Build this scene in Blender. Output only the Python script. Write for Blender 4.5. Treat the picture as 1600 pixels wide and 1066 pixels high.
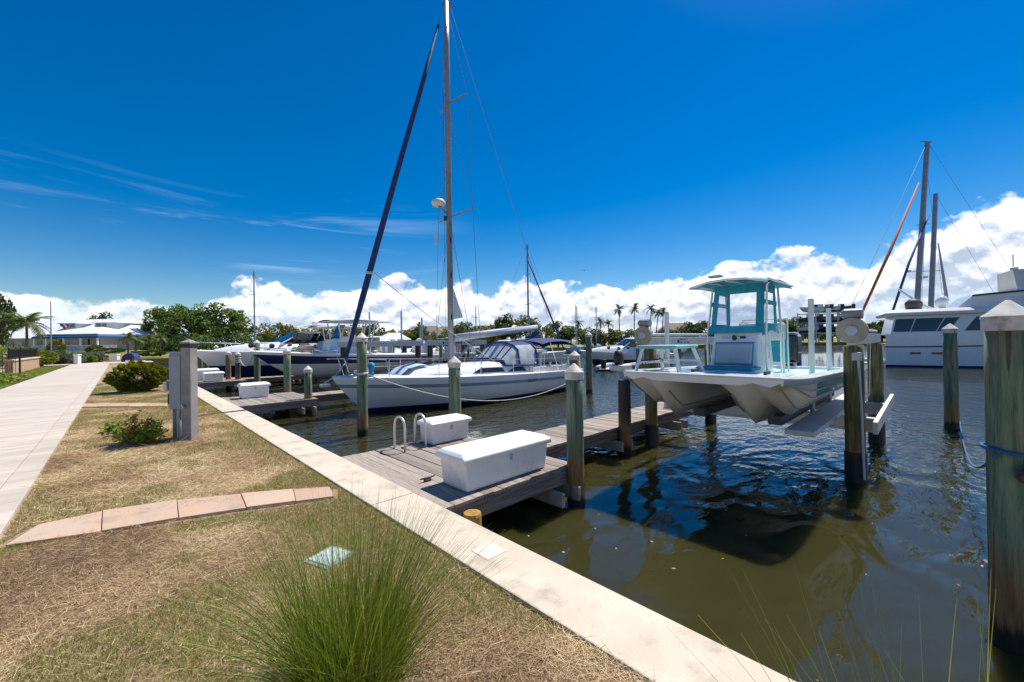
import bpy, bmesh, math, random
import numpy as np
from mathutils import Vector, Matrix
R = math.radians
SC = bpy.context.scene
COL = SC.collection
for o in list(bpy.data.objects):
    bpy.data.objects.remove(o)

# ------------------------------------------------------------------ camera
CAM_Z = 1.8
FPX = 640.0
YAW = math.atan2(0.692, 0.722)
ROLL = R(0.85)
PITCH = math.atan(1.5 / FPX)
fw0 = Vector((math.sin(YAW), math.cos(YAW), 0))
rt0 = Vector((math.cos(YAW), -math.sin(YAW), 0))
FW = (fw0 * math.cos(PITCH) + Vector((0, 0, 1)) * math.sin(PITCH)).normalized()
UP0 = rt0.cross(FW)
RT = rt0 * math.cos(ROLL) - UP0 * math.sin(ROLL)
UPV = UP0 * math.cos(ROLL) + rt0 * math.sin(ROLL)
cam = bpy.data.cameras.new('camera')
camo = bpy.data.objects.new('camera', cam)
COL.objects.link(camo)
camo.matrix_world = Matrix(((RT.x, UPV.x, -FW.x, 0), (RT.y, UPV.y, -FW.y, 0), (RT.z, UPV.z, -FW.z, CAM_Z), (0, 0, 0, 1)))
cam.sensor_width = 36.0
cam.lens = FPX / 1600 * 36
cam.clip_start = 0.05
cam.clip_end = 6000
SC.camera = camo

def ray(x, y):
    return RT * ((x - 800) / FPX) - UPV * ((y - 533) / FPX) + FW
def W(x, y, z=0.0):
    "layout helper: the point at height z that stands at this place of the photograph"
    d = ray(x, y)
    t = (z - CAM_Z) / d.z
    return Vector((d.x * t, d.y * t, z))
def F(x, y, d):
    r = ray(x, y) * d
    return Vector((r.x, r.y, CAM_Z + r.z))
WATER = -0.58

# ------------------------------------------------------------------ world, sun, exposure
SUN_EL, SUN_AZ = R(60), R(88)          # azimuth measured from +Y towards +X
def node(nt, typ, ins=None, **kw):
    n = nt.nodes.new(typ)
    for k, v in kw.items():
        setattr(n, k, v)
    if ins:
        for k, v in ins.items():
            s = n.inputs[k]
            if isinstance(v, bpy.types.NodeSocket):
                nt.links.new(v, s)
            else:
                s.default_value = v
    return n
def M(nt, op, a, b=None, c=None, clamp=False):
    ins = {0: a}
    if b is not None: ins[1] = b
    if c is not None: ins[2] = c
    return node(nt, 'ShaderNodeMath', ins, operation=op, use_clamp=clamp).outputs[0]
def SS(nt, v, lo, hi, a=0.0, b=1.0):
    return node(nt, 'ShaderNodeMapRange', {0: v, 1: lo, 2: hi, 3: a, 4: b}, interpolation_type='SMOOTHSTEP').outputs[0]
def MIX(nt, f, a, b, blend='MIX'):
    n = node(nt, 'ShaderNodeMix', data_type='RGBA', blend_type=blend)
    for k, v in ((0, f), (6, a), (7, b)):
        if isinstance(v, bpy.types.NodeSocket): nt.links.new(v, n.inputs[k])
        else: n.inputs[k].default_value = v if k == 0 else (*v, 1) if len(v) == 3 else v
    return n.outputs[2]

world = bpy.data.worlds.new('World')
SC.world = world
world.use_nodes = True
nt = world.node_tree
nt.nodes.clear()
tc = node(nt, 'ShaderNodeTexCoord').outputs['Generated']
sky = node(nt, 'ShaderNodeTexSky', sky_type='NISHITA', sun_disc=False, sun_elevation=SUN_EL, sun_rotation=SUN_AZ,
           altitude=0, air_density=1.0, dust_density=0.25, ozone_density=3.0)
hs = node(nt, 'ShaderNodeHueSaturation', {'Hue': 0.505, 'Saturation': 1.58, 'Value': 0.61, 'Color': sky.outputs[0]})
bg_sky = node(nt, 'ShaderNodeBackground', {'Color': hs.outputs[0], 'Strength': 0.115})
sep = node(nt, 'ShaderNodeSeparateXYZ', {0: tc})
dx, dy, dz = sep.outputs
hyp = M(nt, 'SQRT', M(nt, 'ADD', M(nt, 'MULTIPLY', dx, dx), M(nt, 'MULTIPLY', dy, dy)))
cx, cy = M(nt, 'DIVIDE', dx, hyp), M(nt, 'DIVIDE', dy, hyp)
el = M(nt, 'ARCTAN2', dz, hyp)
# azimuth from the middle of the view, -pi..pi with the seam behind
ca, sa = math.cos(YAW), math.sin(YAW)
az = M(nt, 'ARCTAN2', M(nt, 'SUBTRACT', M(nt, 'MULTIPLY', cx, ca), M(nt, 'MULTIPLY', cy, sa)),
       M(nt, 'ADD', M(nt, 'MULTIPLY', cx, sa), M(nt, 'MULTIPLY', cy, ca)))
def cvec(sz, off=0.0, sx=1.0):
    return node(nt, 'ShaderNodeCombineXYZ', {0: M(nt, 'MULTIPLY', cx, sx), 1: M(nt, 'MULTIPLY', cy, sx), 2: M(nt, 'MULTIPLY', M(nt, 'ADD', el, off), sz)}).outputs[0]
def noise(vec, scale, detail, rough=0.55, dist=0.0):
    return node(nt, 'ShaderNodeTexNoise', {'Vector': vec, 'Scale': scale, 'Detail': detail, 'Roughness': rough, 'Distortion': dist}).outputs[0]
ramp = node(nt, 'ShaderNodeValToRGB', {0: node(nt, 'ShaderNodeMapRange', {0: az, 1: -1.0, 2: 1.0}).outputs[0]})
pts = [(-.95, .080), (-.78, .095), (-.67, .070), (-.60, .115), (-.52, .125), (-.36, .118), (-.26, .150), (0, .140), (.25, .125), (.44, .140), (.62, .150), (.72, .150), (.80, .185), (.92, .235)]
el_ = ramp.color_ramp.elements
while len(el_) < len(pts): el_.new(0.5)
for e, (a, h) in zip(el_, pts):
    e.position = (a + 1) / 2
    e.color = (h * 3, h * 3, h * 3, 1)
Hprof = M(nt, 'MULTIPLY', ramp.outputs[0], 1 / 3)
vor = node(nt, 'ShaderNodeTexVoronoi', {'Vector': node(nt, 'ShaderNodeVectorMath', {0: cvec(1.25), 1: node(nt, 'ShaderNodeTexNoise', {'Vector': cvec(1.2), 'Scale': 14.0, 'Detail': 4.0}).outputs[1]}, operation='MULTIPLY_ADD').outputs[0], 'Scale': 17.0, 'Smoothness': 0.6}, feature='SMOOTH_F1')
nvec = node(nt, 'ShaderNodeVectorMath', {0: node(nt, 'ShaderNodeTexNoise', {'Vector': cvec(1.2), 'Scale': 11.0, 'Detail': 5.0}).outputs[1], 1: (0.07, 0.07, 0.07), 2: cvec(1.25)}, operation='MULTIPLY_ADD')
nt.links.new(nvec.outputs[0], vor.inputs['Vector'])
puff = M(nt, 'SUBTRACT', 0.55, vor.outputs['Distance'])
n1 = noise(cvec(1.3), 7.0, 9.0, 0.58)
n1b = noise(cvec(1.3, 0.014), 7.0, 9.0, 0.58)
top = M(nt, 'ADD', Hprof, M(nt, 'ADD', M(nt, 'MULTIPLY', M(nt, 'SUBTRACT', n1, 0.5), 0.20), M(nt, 'MULTIPLY', puff, 0.035)))
body = SS(nt, M(nt, 'SUBTRACT', top, el), 0.0, 0.016)
# blue-grey gaps low down between the layers
gap = SS(nt, noise(cvec(3.4), 5.5, 7.0, 0.55), 0.33, 0.50)
body = M(nt, 'MULTIPLY', body, M(nt, 'MAXIMUM', M(nt, 'ADD', M(nt, 'MULTIPLY', gap, 0.5), 0.5), SS(nt, el, 0.05, 0.10)))
relief = M(nt, 'MULTIPLY', M(nt, 'SUBTRACT', n1, n1b), 7.0)
lit = M(nt, 'ADD', M(nt, 'ADD', relief, M(nt, 'MULTIPLY', puff, 0.5)), SS(nt, M(nt, 'SUBTRACT', top, el), 0.13, 0.0, 0.18, 0.62), clamp=True)
lit = M(nt, 'ADD', lit, M(nt, 'MULTIPLY', M(nt, 'SUBTRACT', noise(cvec(3.0), 9.0, 6.0), 0.5), 0.9), clamp=True)
ccol = MIX(nt, lit, (0.36, 0.43, 0.56), (1.0, 1.0, 1.0))
bg_cloud = node(nt, 'ShaderNodeBackground', {'Color': ccol, 'Strength': 0.92})
# thin high streaks
cir = M(nt, 'MULTIPLY', SS(nt, noise(cvec(9.0, 0.0, 0.9), 2.6, 8.0, 0.6, 0.6), 0.50, 0.78), M(nt, 'MULTIPLY', SS(nt, el, 0.11, 0.17), SS(nt, el, 0.34, 0.22)))
cir = M(nt, 'MULTIPLY', cir, M(nt, 'MULTIPLY', SS(nt, az, -0.05, -0.4), 0.5))
bg_cir = node(nt, 'ShaderNodeBackground', {'Color': (0.62, 0.78, 1, 1), 'Strength': 0.8})
mx = node(nt, 'ShaderNodeMixShader', {0: cir, 1: bg_sky.outputs[0], 2: bg_cir.outputs[0]})
up_ = SS(nt, dz, -0.01, 0.0)
mx2 = node(nt, 'ShaderNodeMixShader', {0: M(nt, 'MULTIPLY', body, up_), 1: mx.outputs[0], 2: bg_cloud.outputs[0]})
node(nt, 'ShaderNodeOutputWorld', {0: mx2.outputs[0]})

sl = bpy.data.lights.new('sun', 'SUN')
sl.energy = 4.2
sl.angle = R(0.53)
sl.color = (1.0, 0.955, 0.89)
so = bpy.data.objects.new('sun', sl)
COL.objects.link(so)
sd = Vector((math.sin(SUN_AZ) * math.cos(SUN_EL), math.cos(SUN_AZ) * math.cos(SUN_EL), math.sin(SUN_EL)))
so.rotation_euler = sd.to_track_quat('Z', 'Y').to_euler()
so.location = (20, 0, 30)
SC.view_settings.view_transform = 'Standard'
SC.view_settings.look = 'None'
SC.view_settings.exposure = 0.66
SC.view_settings.gamma = 1
SC.view_settings.use_curve_mapping = False
SC.render.engine = 'CYCLES'
SC.cycles.max_bounces = 6
SC.cycles.transparent_max_bounces = 12

# ------------------------------------------------------------------ helpers
rnd = random.Random(7)
class MB:
    def __init__(s):
        s.v, s.f, s.m = [], [], []
    def quad(s, a, b, c, d, mi=0):
        n = len(s.v); s.v += [tuple(a), tuple(b), tuple(c), tuple(d)]; s.f.append((n, n+1, n+2, n+3)); s.m.append(mi)
    def box(s, x0, x1, y0, y1, z0, z1, mi=0, T=None):
        n = len(s.v)
        P = [(x0,y0,z0),(x1,y0,z0),(x1,y1,z0),(x0,y1,z0),(x0,y0,z1),(x1,y0,z1),(x1,y1,z1),(x0,y1,z1)]
        if T: P = [tuple(T @ Vector(p)) for p in P]
        s.v += P
        for f in ((0,3,2,1),(4,5,6,7),(0,1,5,4),(1,2,6,5),(2,3,7,6),(3,0,4,7)):
            s.f.append(tuple(n+i for i in f)); s.m.append(mi)
        return s
    def bar(s, a, b, w, h, mi=0):
        a, b = Vector(a), Vector(b)
        d = (b - a); L = d.length; d.normalize()
        side = Vector((0,0,1)).cross(d)
        if side.length < 1e-4: side = Vector((1,0,0))
        side.normalize(); up = d.cross(side)
        T = Matrix((( d.x, side.x, up.x, a.x),(d.y, side.y, up.y, a.y),(d.z, side.z, up.z, a.z),(0,0,0,1)))
        return s.box(0, L, -w/2, w/2, -h/2, h/2, mi, T)
    def loft(s, secs, closed=False, mi=0, caps=False, rowm=None):
        n0 = len(s.v); k = len(secs[0])
        for sec in secs: s.v += [tuple(p) for p in sec]
        for i in range(len(secs)-1):
            for j in range(k if closed else k-1):
                j2 = (j+1) % k
                s.f.append((n0+i*k+j, n0+i*k+j2, n0+(i+1)*k+j2, n0+(i+1)*k+j))
                s.m.append(rowm[j] if rowm else mi)
        if caps:
            s.f.append(tuple(n0+j for j in reversed(range(k)))); s.m.append(mi)
            s.f.append(tuple(n0+(len(secs)-1)*k+j for j in range(k))); s.m.append(mi)
        return s
    def tube(s, pts, r, n=8, mi=0, closed=False):
        pts = [Vector(p) for p in pts]; secs = []; N = len(pts)
        pu = None
        for i, p in enumerate(pts):
            d = (pts[min(i+1, N-1)] - pts[max(i-1, 0)]).normalized()
            if pu is None:
                pu = d.orthogonal().normalized()
            else:
                pu = (pu - d * pu.dot(d)).normalized()
            w = d.cross(pu); rr = r[i] if isinstance(r, (list, tuple)) else r
            secs.append([p + (pu * math.cos(2*math.pi*j/n) + w * math.sin(2*math.pi*j/n)) * rr for j in range(n)])
        return s.loft(secs, True, mi, True)
    def lathe(s, prof, n=16, c=(0,0,0), mi=0, axis='z', caps=True):
        secs = []
        for r_, z in prof:
            sec = []
            for j in range(n):
                a = 2*math.pi*j/n
                x, y = r_*math.cos(a), r_*math.sin(a)
                sec.append((c[0]+x, c[1]+y, c[2]+z) if axis == 'z' else (c[0]+z, c[1]+x, c[2]+y) if axis == 'x' else (c[0]+y, c[1]+z, c[2]+x))
            secs.append(sec)
        return s.loft(secs, True, mi, caps)
    def prism(s, poly, lo, hi, axis='y', mi=0):
        def P(a, b, t): return (a, t, b) if axis == 'y' else (t, a, b) if axis == 'x' else (a, b, t)
        return s.loft([[P(a, b, lo) for a, b in poly], [P(a, b, hi) for a, b in poly]], True, mi, True)
    def mesh(s, name, mats, smooth=False):
        me = bpy.data.meshes.new(name)
        me.from_pydata(s.v, [], s.f)
        for m in (mats if isinstance(mats, (list, tuple)) else [mats]): me.materials.append(m)
        if any(s.m): me.polygons.foreach_set('material_index', s.m)
        bm = bmesh.new(); bm.from_mesh(me); bmesh.ops.recalc_face_normals(bm, faces=bm.faces); bm.to_mesh(me); bm.free()
        if smooth: me.polygons.foreach_set('use_smooth', [True]*len(me.polygons))
        me.update()
        return me
def link(name, me, parent=None, loc=None, rot=None, bevel=0, smooth_angle=False):
    o = bpy.data.objects.new(name, me); COL.objects.link(o)
    if parent: o.parent = parent
    if loc is not None: o.location = loc
    if rot is not None: o.rotation_euler = rot
    if bevel:
        b = o.modifiers.new('bevel', 'BEVEL'); b.width = bevel; b.segments = 2; b.limit_method = 'ANGLE'; b.angle_limit = R(35)
    return o
def part(name, mb, mats, parent, bevel=0, smooth=False, label=None):
    o = link(name, mb.mesh(name, mats, smooth), parent, bevel=bevel)
    if label: o['label'] = label
    return o
def tag(o, label, cat, group=None, kind=None):
    o['label'] = label; o['category'] = cat
    if group: o['group'] = group
    if kind: o['kind'] = kind
    return o
def thing(name, label, cat, loc=(0,0,0), rz=0, group=None):
    o = bpy.data.objects.new(name, None); COL.objects.link(o)
    o.empty_display_size = 0.2
    o.location = loc; o.rotation_euler = (0, 0, rz)
    return tag(o, label, cat, group)
def dup(root, loc, rz=None, label=None, scale=None):
    def cp(o, par):
        c = o.copy(); COL.objects.link(c); c.parent = par
        for ch in kids.get(o.name, []): cp(ch, c)
        return c
    kids = {}
    def walk(o):
        kids[o.name] = list(o.children)
        for ch in o.children: walk(ch)
    walk(root)
    r = cp(root, None)
    r.location = loc
    if rz is not None: r.rotation_euler = (0, 0, rz)
    if scale: r.scale = scale if isinstance(scale, tuple) else (scale,)*3
    if label: r['label'] = label
    return r
def struct(o):
    o['kind'] = 'structure'; return o
def text_part(name, txt, size, mat, parent, loc, rot, depth=0.002):
    cu = bpy.data.curves.new(name, 'FONT'); cu.body = txt; cu.size = size; cu.extrude = depth; cu.align_x = 'CENTER'; cu.align_y = 'CENTER'
    to = bpy.data.objects.new(name + '_c', cu); COL.objects.link(to)
    dg = bpy.context.evaluated_depsgraph_get()
    me = bpy.data.meshes.new_from_object(to.evaluated_get(dg))
    bpy.data.objects.remove(to)
    me.materials.clear(); me.materials.append(mat)
    return link(name, me, parent, loc, rot)

# ------------------------------------------------------------------ materials
MATS = {}
def pm(name, c1, c2=None, scale=4.0, rough=0.5, bump=0.0, bscale=40.0, stretch=(1,1,1), metal=0.0, rand=0.0, coat=0.0, coords='Object', detail=5.0, lo=0.35, hi=0.65, spec=0.5, dirt=None):
    m = bpy.data.materials.new(name); m.use_nodes = True
    t = m.node_tree; b = t.nodes['Principled BSDF']
    b.inputs['Roughness'].default_value = rough
    b.inputs['Metallic'].default_value = metal
    b.inputs['Coat Weight'].default_value = coat
    b.inputs['Specular IOR Level'].default_value = spec
    co = node(t, 'ShaderNodeTexCoord').outputs[coords] if coords != 'World' else node(t, 'ShaderNodeNewGeometry').outputs['Position']
    mp = node(t, 'ShaderNodeMapping', {0: co, 3: stretch}).outputs[0]
    col = None
    if c2 is not None:
        nz = node(t, 'ShaderNodeTexNoise', {'Vector': mp, 'Scale': scale, 'Detail': detail, 'Roughness': 0.6}).outputs[0]
        col = MIX(t, SS(t, nz, lo, hi), c1, c2)
    if dirt:
        nz = node(t, 'ShaderNodeTexNoise', {'Vector': co, 'Scale': dirt[1], 'Detail': 6.0, 'Roughness': 0.65}).outputs[0]
        col = MIX(t, SS(t, nz, dirt[2], dirt[3], 0, dirt[4]), col if col else c1, dirt[0])
    if rand:
        oi = node(t, 'ShaderNodeObjectInfo').outputs['Random']
        v = node(t, 'ShaderNodeMapRange', {0: oi, 3: 1 - rand, 4: 1 + rand * 0.6}).outputs[0]
        hs_ = node(t, 'ShaderNodeHueSaturation', {'Value': v, 'Color': col if col else (*c1, 1)})
        col = hs_.outputs[0]
    if col is not None: t.links.new(col, b.inputs['Base Color'])
    else: b.inputs['Base Color'].default_value = (*c1, 1)
    if bump:
        nb = node(t, 'ShaderNodeTexNoise', {'Vector': mp, 'Scale': bscale, 'Detail': 6.0, 'Roughness': 0.6}).outputs[0]
        bp = node(t, 'ShaderNodeBump', {'Strength': bump, 'Distance': 0.01, 'Height': nb})
        t.links.new(bp.outputs[0], b.inputs['Normal'])
    MATS[name] = m
    return m
def tint_mat(name, stops, rough=0.6, trans=0.25, spec=0.3):
    m = bpy.data.materials.new(name); m.use_nodes = True
    t = m.node_tree; b = t.nodes['Principled BSDF']
    at = node(t, 'ShaderNodeAttribute', attribute_name='tint').outputs['Fac']
    rp = node(t, 'ShaderNodeValToRGB', {0: at})
    e = rp.color_ramp.elements
    while len(e) < len(stops): e.new(0.5)
    for x, (p_, c) in zip(e, stops): x.position = p_; x.color = (*c, 1)
    t.links.new(rp.outputs[0], b.inputs['Base Color'])
    b.inputs['Roughness'].default_value = rough
    b.inputs['Specular IOR Level'].default_value = spec
    if trans:
        tr = node(t, 'ShaderNodeBsdfTranslucent', {'Color': MIX(t, 1.0, rp.outputs[0], (1.0, 1.0, 0.55), 'MULTIPLY')})
        ms = node(t, 'ShaderNodeMixShader', {0: trans, 1: b.outputs[0], 2: tr.outputs[0]})
        t.links.new(ms.outputs[0], t.nodes['Material Output'].inputs[0])
    return m

white = pm('white_gelcoat', (0.80, 0.80, 0.79), (0.74, 0.75, 0.75), 2.5, 0.22, coat=0.3, dirt=((0.62, 0.60, 0.55), 3.0, 0.55, 0.8, 0.35))
offwhite = pm('cream_gelcoat', (0.82, 0.80, 0.76), (0.78, 0.755, 0.70), 2.0, 0.3, coat=0.3)
hullwhite = pm('hull_white', (0.72, 0.74, 0.77), (0.66, 0.69, 0.73), 1.2, 0.2, coat=0.4)
navy = pm('navy_paint', (0.012, 0.02, 0.10), (0.016, 0.026, 0.12), 2.0, 0.18, coat=0.5)
navyfab = pm('navy_canvas', (0.018, 0.035, 0.12), (0.028, 0.05, 0.17), 6.0, 0.85, bump=0.3, bscale=14)
black = pm('black_rubber', (0.012, 0.012, 0.013), (0.02, 0.02, 0.02), 5.0, 0.5)
darkglass = pm('dark_glass', (0.012, 0.016, 0.022), None, rough=0.06, coat=0.6)
clearvinyl = pm('clear_vinyl', (0.50, 0.53, 0.55), (0.36, 0.39, 0.42), 3.0, 0.14, coat=0.5)
alu = pm('aluminium', (0.55, 0.56, 0.57), (0.47, 0.48, 0.49), 6.0, 0.42, metal=0.85)
galv = pm('galvanised', (0.48, 0.50, 0.53), (0.40, 0.42, 0.45), 9.0, 0.5, metal=0.3)
steel = pm('stainless', (0.72, 0.72, 0.72), None, rough=0.18, metal=1.0)
tealfab = pm('teal_canvas', (0.02, 0.26, 0.36), (0.03, 0.33, 0.44), 5.0, 0.8, bump=0.4, bscale=12)
tealgel = pm('teal_gelcoat', (0.16, 0.40, 0.42), (0.18, 0.43, 0.45), 2.0, 0.2, coat=0.4)
seafoam = pm('seafoam_deck', (0.45, 0.72, 0.70), (0.40, 0.67, 0.66), 3.0, 0.45)
boxwhite = pm('dock_box_white', (0.78, 0.77, 0.76), (0.72, 0.71, 0.70), 2.2, 0.42, bump=0.05, bscale=60, dirt=((0.42, 0.38, 0.32), 3.4, 0.52, 0.80, 0.6))
concrete = pm('concrete', (0.60, 0.51, 0.395), (0.52, 0.44, 0.335), 2.2, 0.85, bump=0.35, bscale=90, coords='World', dirt=((0.27, 0.22, 0.17), 2.6, 0.50, 0.74, 0.6))
walk = pm('walk_concrete', (0.54, 0.47, 0.39), (0.44, 0.38, 0.315), 1.3, 0.9, bump=0.3, bscale=70, coords='World', stretch=(0.5, 2.2, 1), rand=0.05, dirt=((0.33, 0.29, 0.25), 1.7, 0.55, 0.85, 0.4))
terracotta = pm('terracotta_slab', (0.52, 0.335, 0.225), (0.46, 0.35, 0.26), 2.2, 0.85, bump=0.3, bscale=60, coords='World', rand=0.1, dirt=((0.24, 0.17, 0.12), 2.6, 0.5, 0.75, 0.55))
plank = pm('weathered_plank', (0.38, 0.32, 0.265), (0.22, 0.175, 0.145), 5.0, 0.85, bump=0.5, bscale=14, stretch=(9, 0.6, 6), rand=0.34, lo=0.3, hi=0.7, dirt=((0.24, 0.13, 0.07), 1.6, 0.56, 0.75, 0.5))
plankx = pm('weathered_beam', (0.22, 0.19, 0.17), (0.11, 0.095, 0.085), 4.0, 0.9, bump=0.5, bscale=12, stretch=(0.5, 8, 8), rand=0.2)
def pile_mat(name, ca, cb, cc, wet=0.25, st=(0.95, 0.35, 0.85)):
    m = bpy.data.materials.new(name); m.use_nodes = True
    t = m.node_tree; b = t.nodes['Principled BSDF']
    co = node(t, 'ShaderNodeTexCoord').outputs['Object']
    oi = node(t, 'ShaderNodeObjectInfo').outputs['Random']
    co2 = node(t, 'ShaderNodeVectorMath', {0: co, 1: node(t, 'ShaderNodeCombineXYZ', {0: M(t, 'MULTIPLY', oi, 13.0), 1: oi, 2: M(t, 'MULTIPLY', oi, 7.0)}).outputs[0]}, operation='ADD').outputs[0]
    s1 = node(t, 'ShaderNodeMapping', {0: co2, 3: (7, 7, 0.5)}).outputs[0]
    n1_ = node(t, 'ShaderNodeTexNoise', {'Vector': s1, 'Scale': 2.6, 'Detail': 10.0, 'Roughness': 0.72}).outputs[0]
    n2_ = node(t, 'ShaderNodeTexNoise', {'Vector': node(t, 'ShaderNodeMapping', {0: co2, 3: (2.2, 2.2, 0.7)}).outputs[0], 'Scale': 2.4, 'Detail': 5.0}).outputs[0]
    c = MIX(t, SS(t, n1_, 0.36, 0.64), ca, cb)
    n3_ = node(t, 'ShaderNodeTexNoise', {'Vector': node(t, 'ShaderNodeMapping', {0: co2, 3: (16, 16, 0.55)}).outputs[0], 'Scale': 2.2, 'Detail': 4.0}).outputs[0]
    c = MIX(t, SS(t, n3_, 0.62, 0.68, 0.0, 0.8), c, (0.02, 0.022, 0.016))
    c = MIX(t, SS(t, n2_, 0.50, 0.72, 0.0, 0.85), c, cc)
    pos = node(t, 'ShaderNodeSeparateXYZ', {0: node(t, 'ShaderNodeNewGeometry').outputs['Position']}).outputs[2]
    zz = M(t, 'ADD', pos, M(t, 'MULTIPLY', M(t, 'SUBTRACT', n1_, 0.5), 0.25))
    c = MIX(t, SS(t, zz, WATER + st[0], WATER + st[1], 0.0, st[2]), c, MIX(t, SS(t, n1_, .35, .65), (0.20, 0.085, 0.025), (0.36, 0.20, 0.07)))     # rust-brown algae stain
    c = MIX(t, SS(t, zz, WATER + wet, WATER + wet * 0.5), c, (0.012, 0.012, 0.010))            # wet tide line
    t.links.new(c, b.inputs['Base Color'])
    b.inputs['Roughness'].default_value = 0.8
    bp = node(t, 'ShaderNodeBump', {'Strength': 1.0, 'Distance': 0.02, 'Height': M(t, 'SUBTRACT', n1_, SS(t, n3_, 0.62, 0.68, 0.0, 0.5))})
    t.links.new(bp.outputs[0], b.inputs['Normal'])
    return m
pile_green = pile_mat('pile_green', (0.045, 0.115, 0.07), (0.22, 0.27, 0.165), (0.27, 0.175, 0.085))
pile_stained = pile_mat('pile_stained', (0.045, 0.115, 0.07), (0.22, 0.27, 0.165), (0.20, 0.17, 0.09), 0.16, (0.80, 0.50, 0.95))
pile_olive = pile_mat('pile_olive', (0.07, 0.085, 0.03), (0.27, 0.225, 0.095), (0.09, 0.10, 0.04))
pile_brown = pile_mat('pile_brown', (0.20, 0.11, 0.045), (0.13, 0.075, 0.035), (0.09, 0.06, 0.04))
pile_dark = pile_mat('pile_dark', (0.075, 0.065, 0.05), (0.035, 0.032, 0.028), (0.08, 0.09, 0.06))
capwhite = pm('pile_cap_white', (0.62, 0.59, 0.54), (0.50, 0.46, 0.40), 7.0, 0.65, bump=0.2, bscale=30, dirt=((0.22, 0.19, 0.15), 8.0, 0.52, 0.66, 0.75))
rope_w = pm('rope_white', (0.60, 0.58, 0.54), (0.42, 0.40, 0.36), 30.0, 0.9)
rope_b = pm('rope_blue', (0.02, 0.09, 0.19), (0.035, 0.13, 0.25), 30.0, 0.9)
# ------------------------------------------------------------------ ground, far land, water
def ground_mat(name, far=False):
    m = bpy.data.materials.new(name); m.use_nodes = True
    t = m.node_tree; b = t.nodes['Principled BSDF']
    po = node(t, 'ShaderNodeNewGeometry').outputs['Position']
    n_a = node(t, 'ShaderNodeTexNoise', {'Vector': po, 'Scale': 0.9, 'Detail': 6.0, 'Roughness': 0.62}).outputs[0]
    n_b = node(t, 'ShaderNodeTexNoise', {'Vector': po, 'Scale': 38.0, 'Detail': 8.0, 'Roughness': 0.7}).outputs[0]
    n_c = node(t, 'ShaderNodeTexNoise', {'Vector': po, 'Scale': 160.0, 'Detail': 4.0, 'Roughness': 0.7}).outputs[0]
    c = MIX(t, SS(t, n_b, 0.3, 0.7), (0.22, 0.14, 0.085), (0.46, 0.335, 0.22))
    c = MIX(t, SS(t, n_c, 0.42, 0.62, 0.0, 0.5), c, (0.44, 0.33, 0.22))
    g = MIX(t, SS(t, n_b, 0.3, 0.7), (0.10, 0.12, 0.02), (0.25, 0.23, 0.05))
    gm = SS(t, n_a, 0.55, 0.68, 0.0, 0.75)
    if far: gm = 0.85
    c = MIX(t, gm, c, g)
    t.links.new(c, b.inputs['Base Color'])
    b.inputs['Roughness'].default_value = 0.95
    b.inputs['Specular IOR Level'].default_value = 0.1
    bp = node(t, 'ShaderNodeBump', {'Strength': 0.9, 'Distance': 0.03, 'Height': n_b})
    t.links.new(bp.outputs[0], b.inputs['Normal'])
    return m
lawn_m = ground_mat('lawn_soil')
far_m = ground_mat('far_lawn', True)
g = MB()
g.box(-900, 2.05, -60, 1600, -2.5, -0.03)
struct(link('ground', g.mesh('ground', lawn_m)))
shore = [(2.05, 76), (30, 78), (52, 76), (70, 66), (88, 55), (118, 42), (150, 31), (175, 10), (215, -40), (420, -320), (2600, -320), (2600, 2600), (2.05, 2600)]
g = MB(); g.prism(shore, -2.0, 0.25, 'z')
struct(link('far_shore', g.mesh('far_shore', far_m)))

def water_mat():
    m = bpy.data.materials.new('harbour_water'); m.use_nodes = True
    t = m.node_tree; b = t.nodes['Principled BSDF']
    po = node(t, 'ShaderNodeNewGeometry').outputs['Position']
    sx, sy, _ = node(t, 'ShaderNodeSeparateXYZ', {0: po}).outputs
    n_col = node(t, 'ShaderNodeTexNoise', {'Vector': po, 'Scale': 0.25, 'Detail': 3.0}).outputs[0]
    t.links.new(MIX(t, n_col, (0.028, 0.027, 0.009), (0.038, 0.035, 0.011)), b.inputs['Base Color'])
    b.inputs['Roughness'].default_value = 0.015
    b.subsurface_method = 'BURLEY'
    b.inputs['Subsurface Weight'].default_value = 1.0
    b.inputs['Subsurface Radius'].default_value = (0.35, 0.35, 0.25)
    b.inputs['Subsurface Scale'].default_value = 0.7
    b.inputs['IOR'].default_value = 1.48
    dist = M(t, 'SQRT', M(t, 'ADD', M(t, 'MULTIPLY', sx, sx), M(t, 'MULTIPLY', sy, sy)))
    def nz(scale, st, detail, dst=0.0, rough=0.5):
        return node(t, 'ShaderNodeTexNoise', {'Vector': node(t, 'ShaderNodeMapping', {0: po, 2: (0, 0, R(35)), 3: st}).outputs[0], 'Scale': scale, 'Detail': detail, 'Distortion': dst, 'Roughness': rough}).outputs[0]
    swell = nz(0.85, (1, 1.5, 1), 1.0, 0.9)
    chop = nz(3.4, (1, 1.9, 1), 3.0, 0.4)
    fine = nz(9.0, (1, 1.7, 1), 3.0, 0.2)
    open_ = SS(t, dist, 6.0, 15.0)
    h = M(t, 'ADD', M(t, 'MULTIPLY', swell, 0.065),
          M(t, 'ADD', M(t, 'MULTIPLY', chop, M(t, 'ADD', 0.006, M(t, 'MULTIPLY', open_, 0.040))),
            M(t, 'MULTIPLY', fine, M(t, 'MULTIPLY', SS(t, dist, 8.0, 24.0), 0.020))))
    bp = node(t, 'ShaderNodeBump', {'Strength': 1.0, 'Distance': 1.0, 'Height': h})
    t.links.new(bp.outputs[0], b.inputs['Normal'])
    return m
g = MB(); g.box(2.45, 2500, -1500, 1500, -3.0, WATER)
struct(link('water', g.mesh('water', water_mat())))

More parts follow.
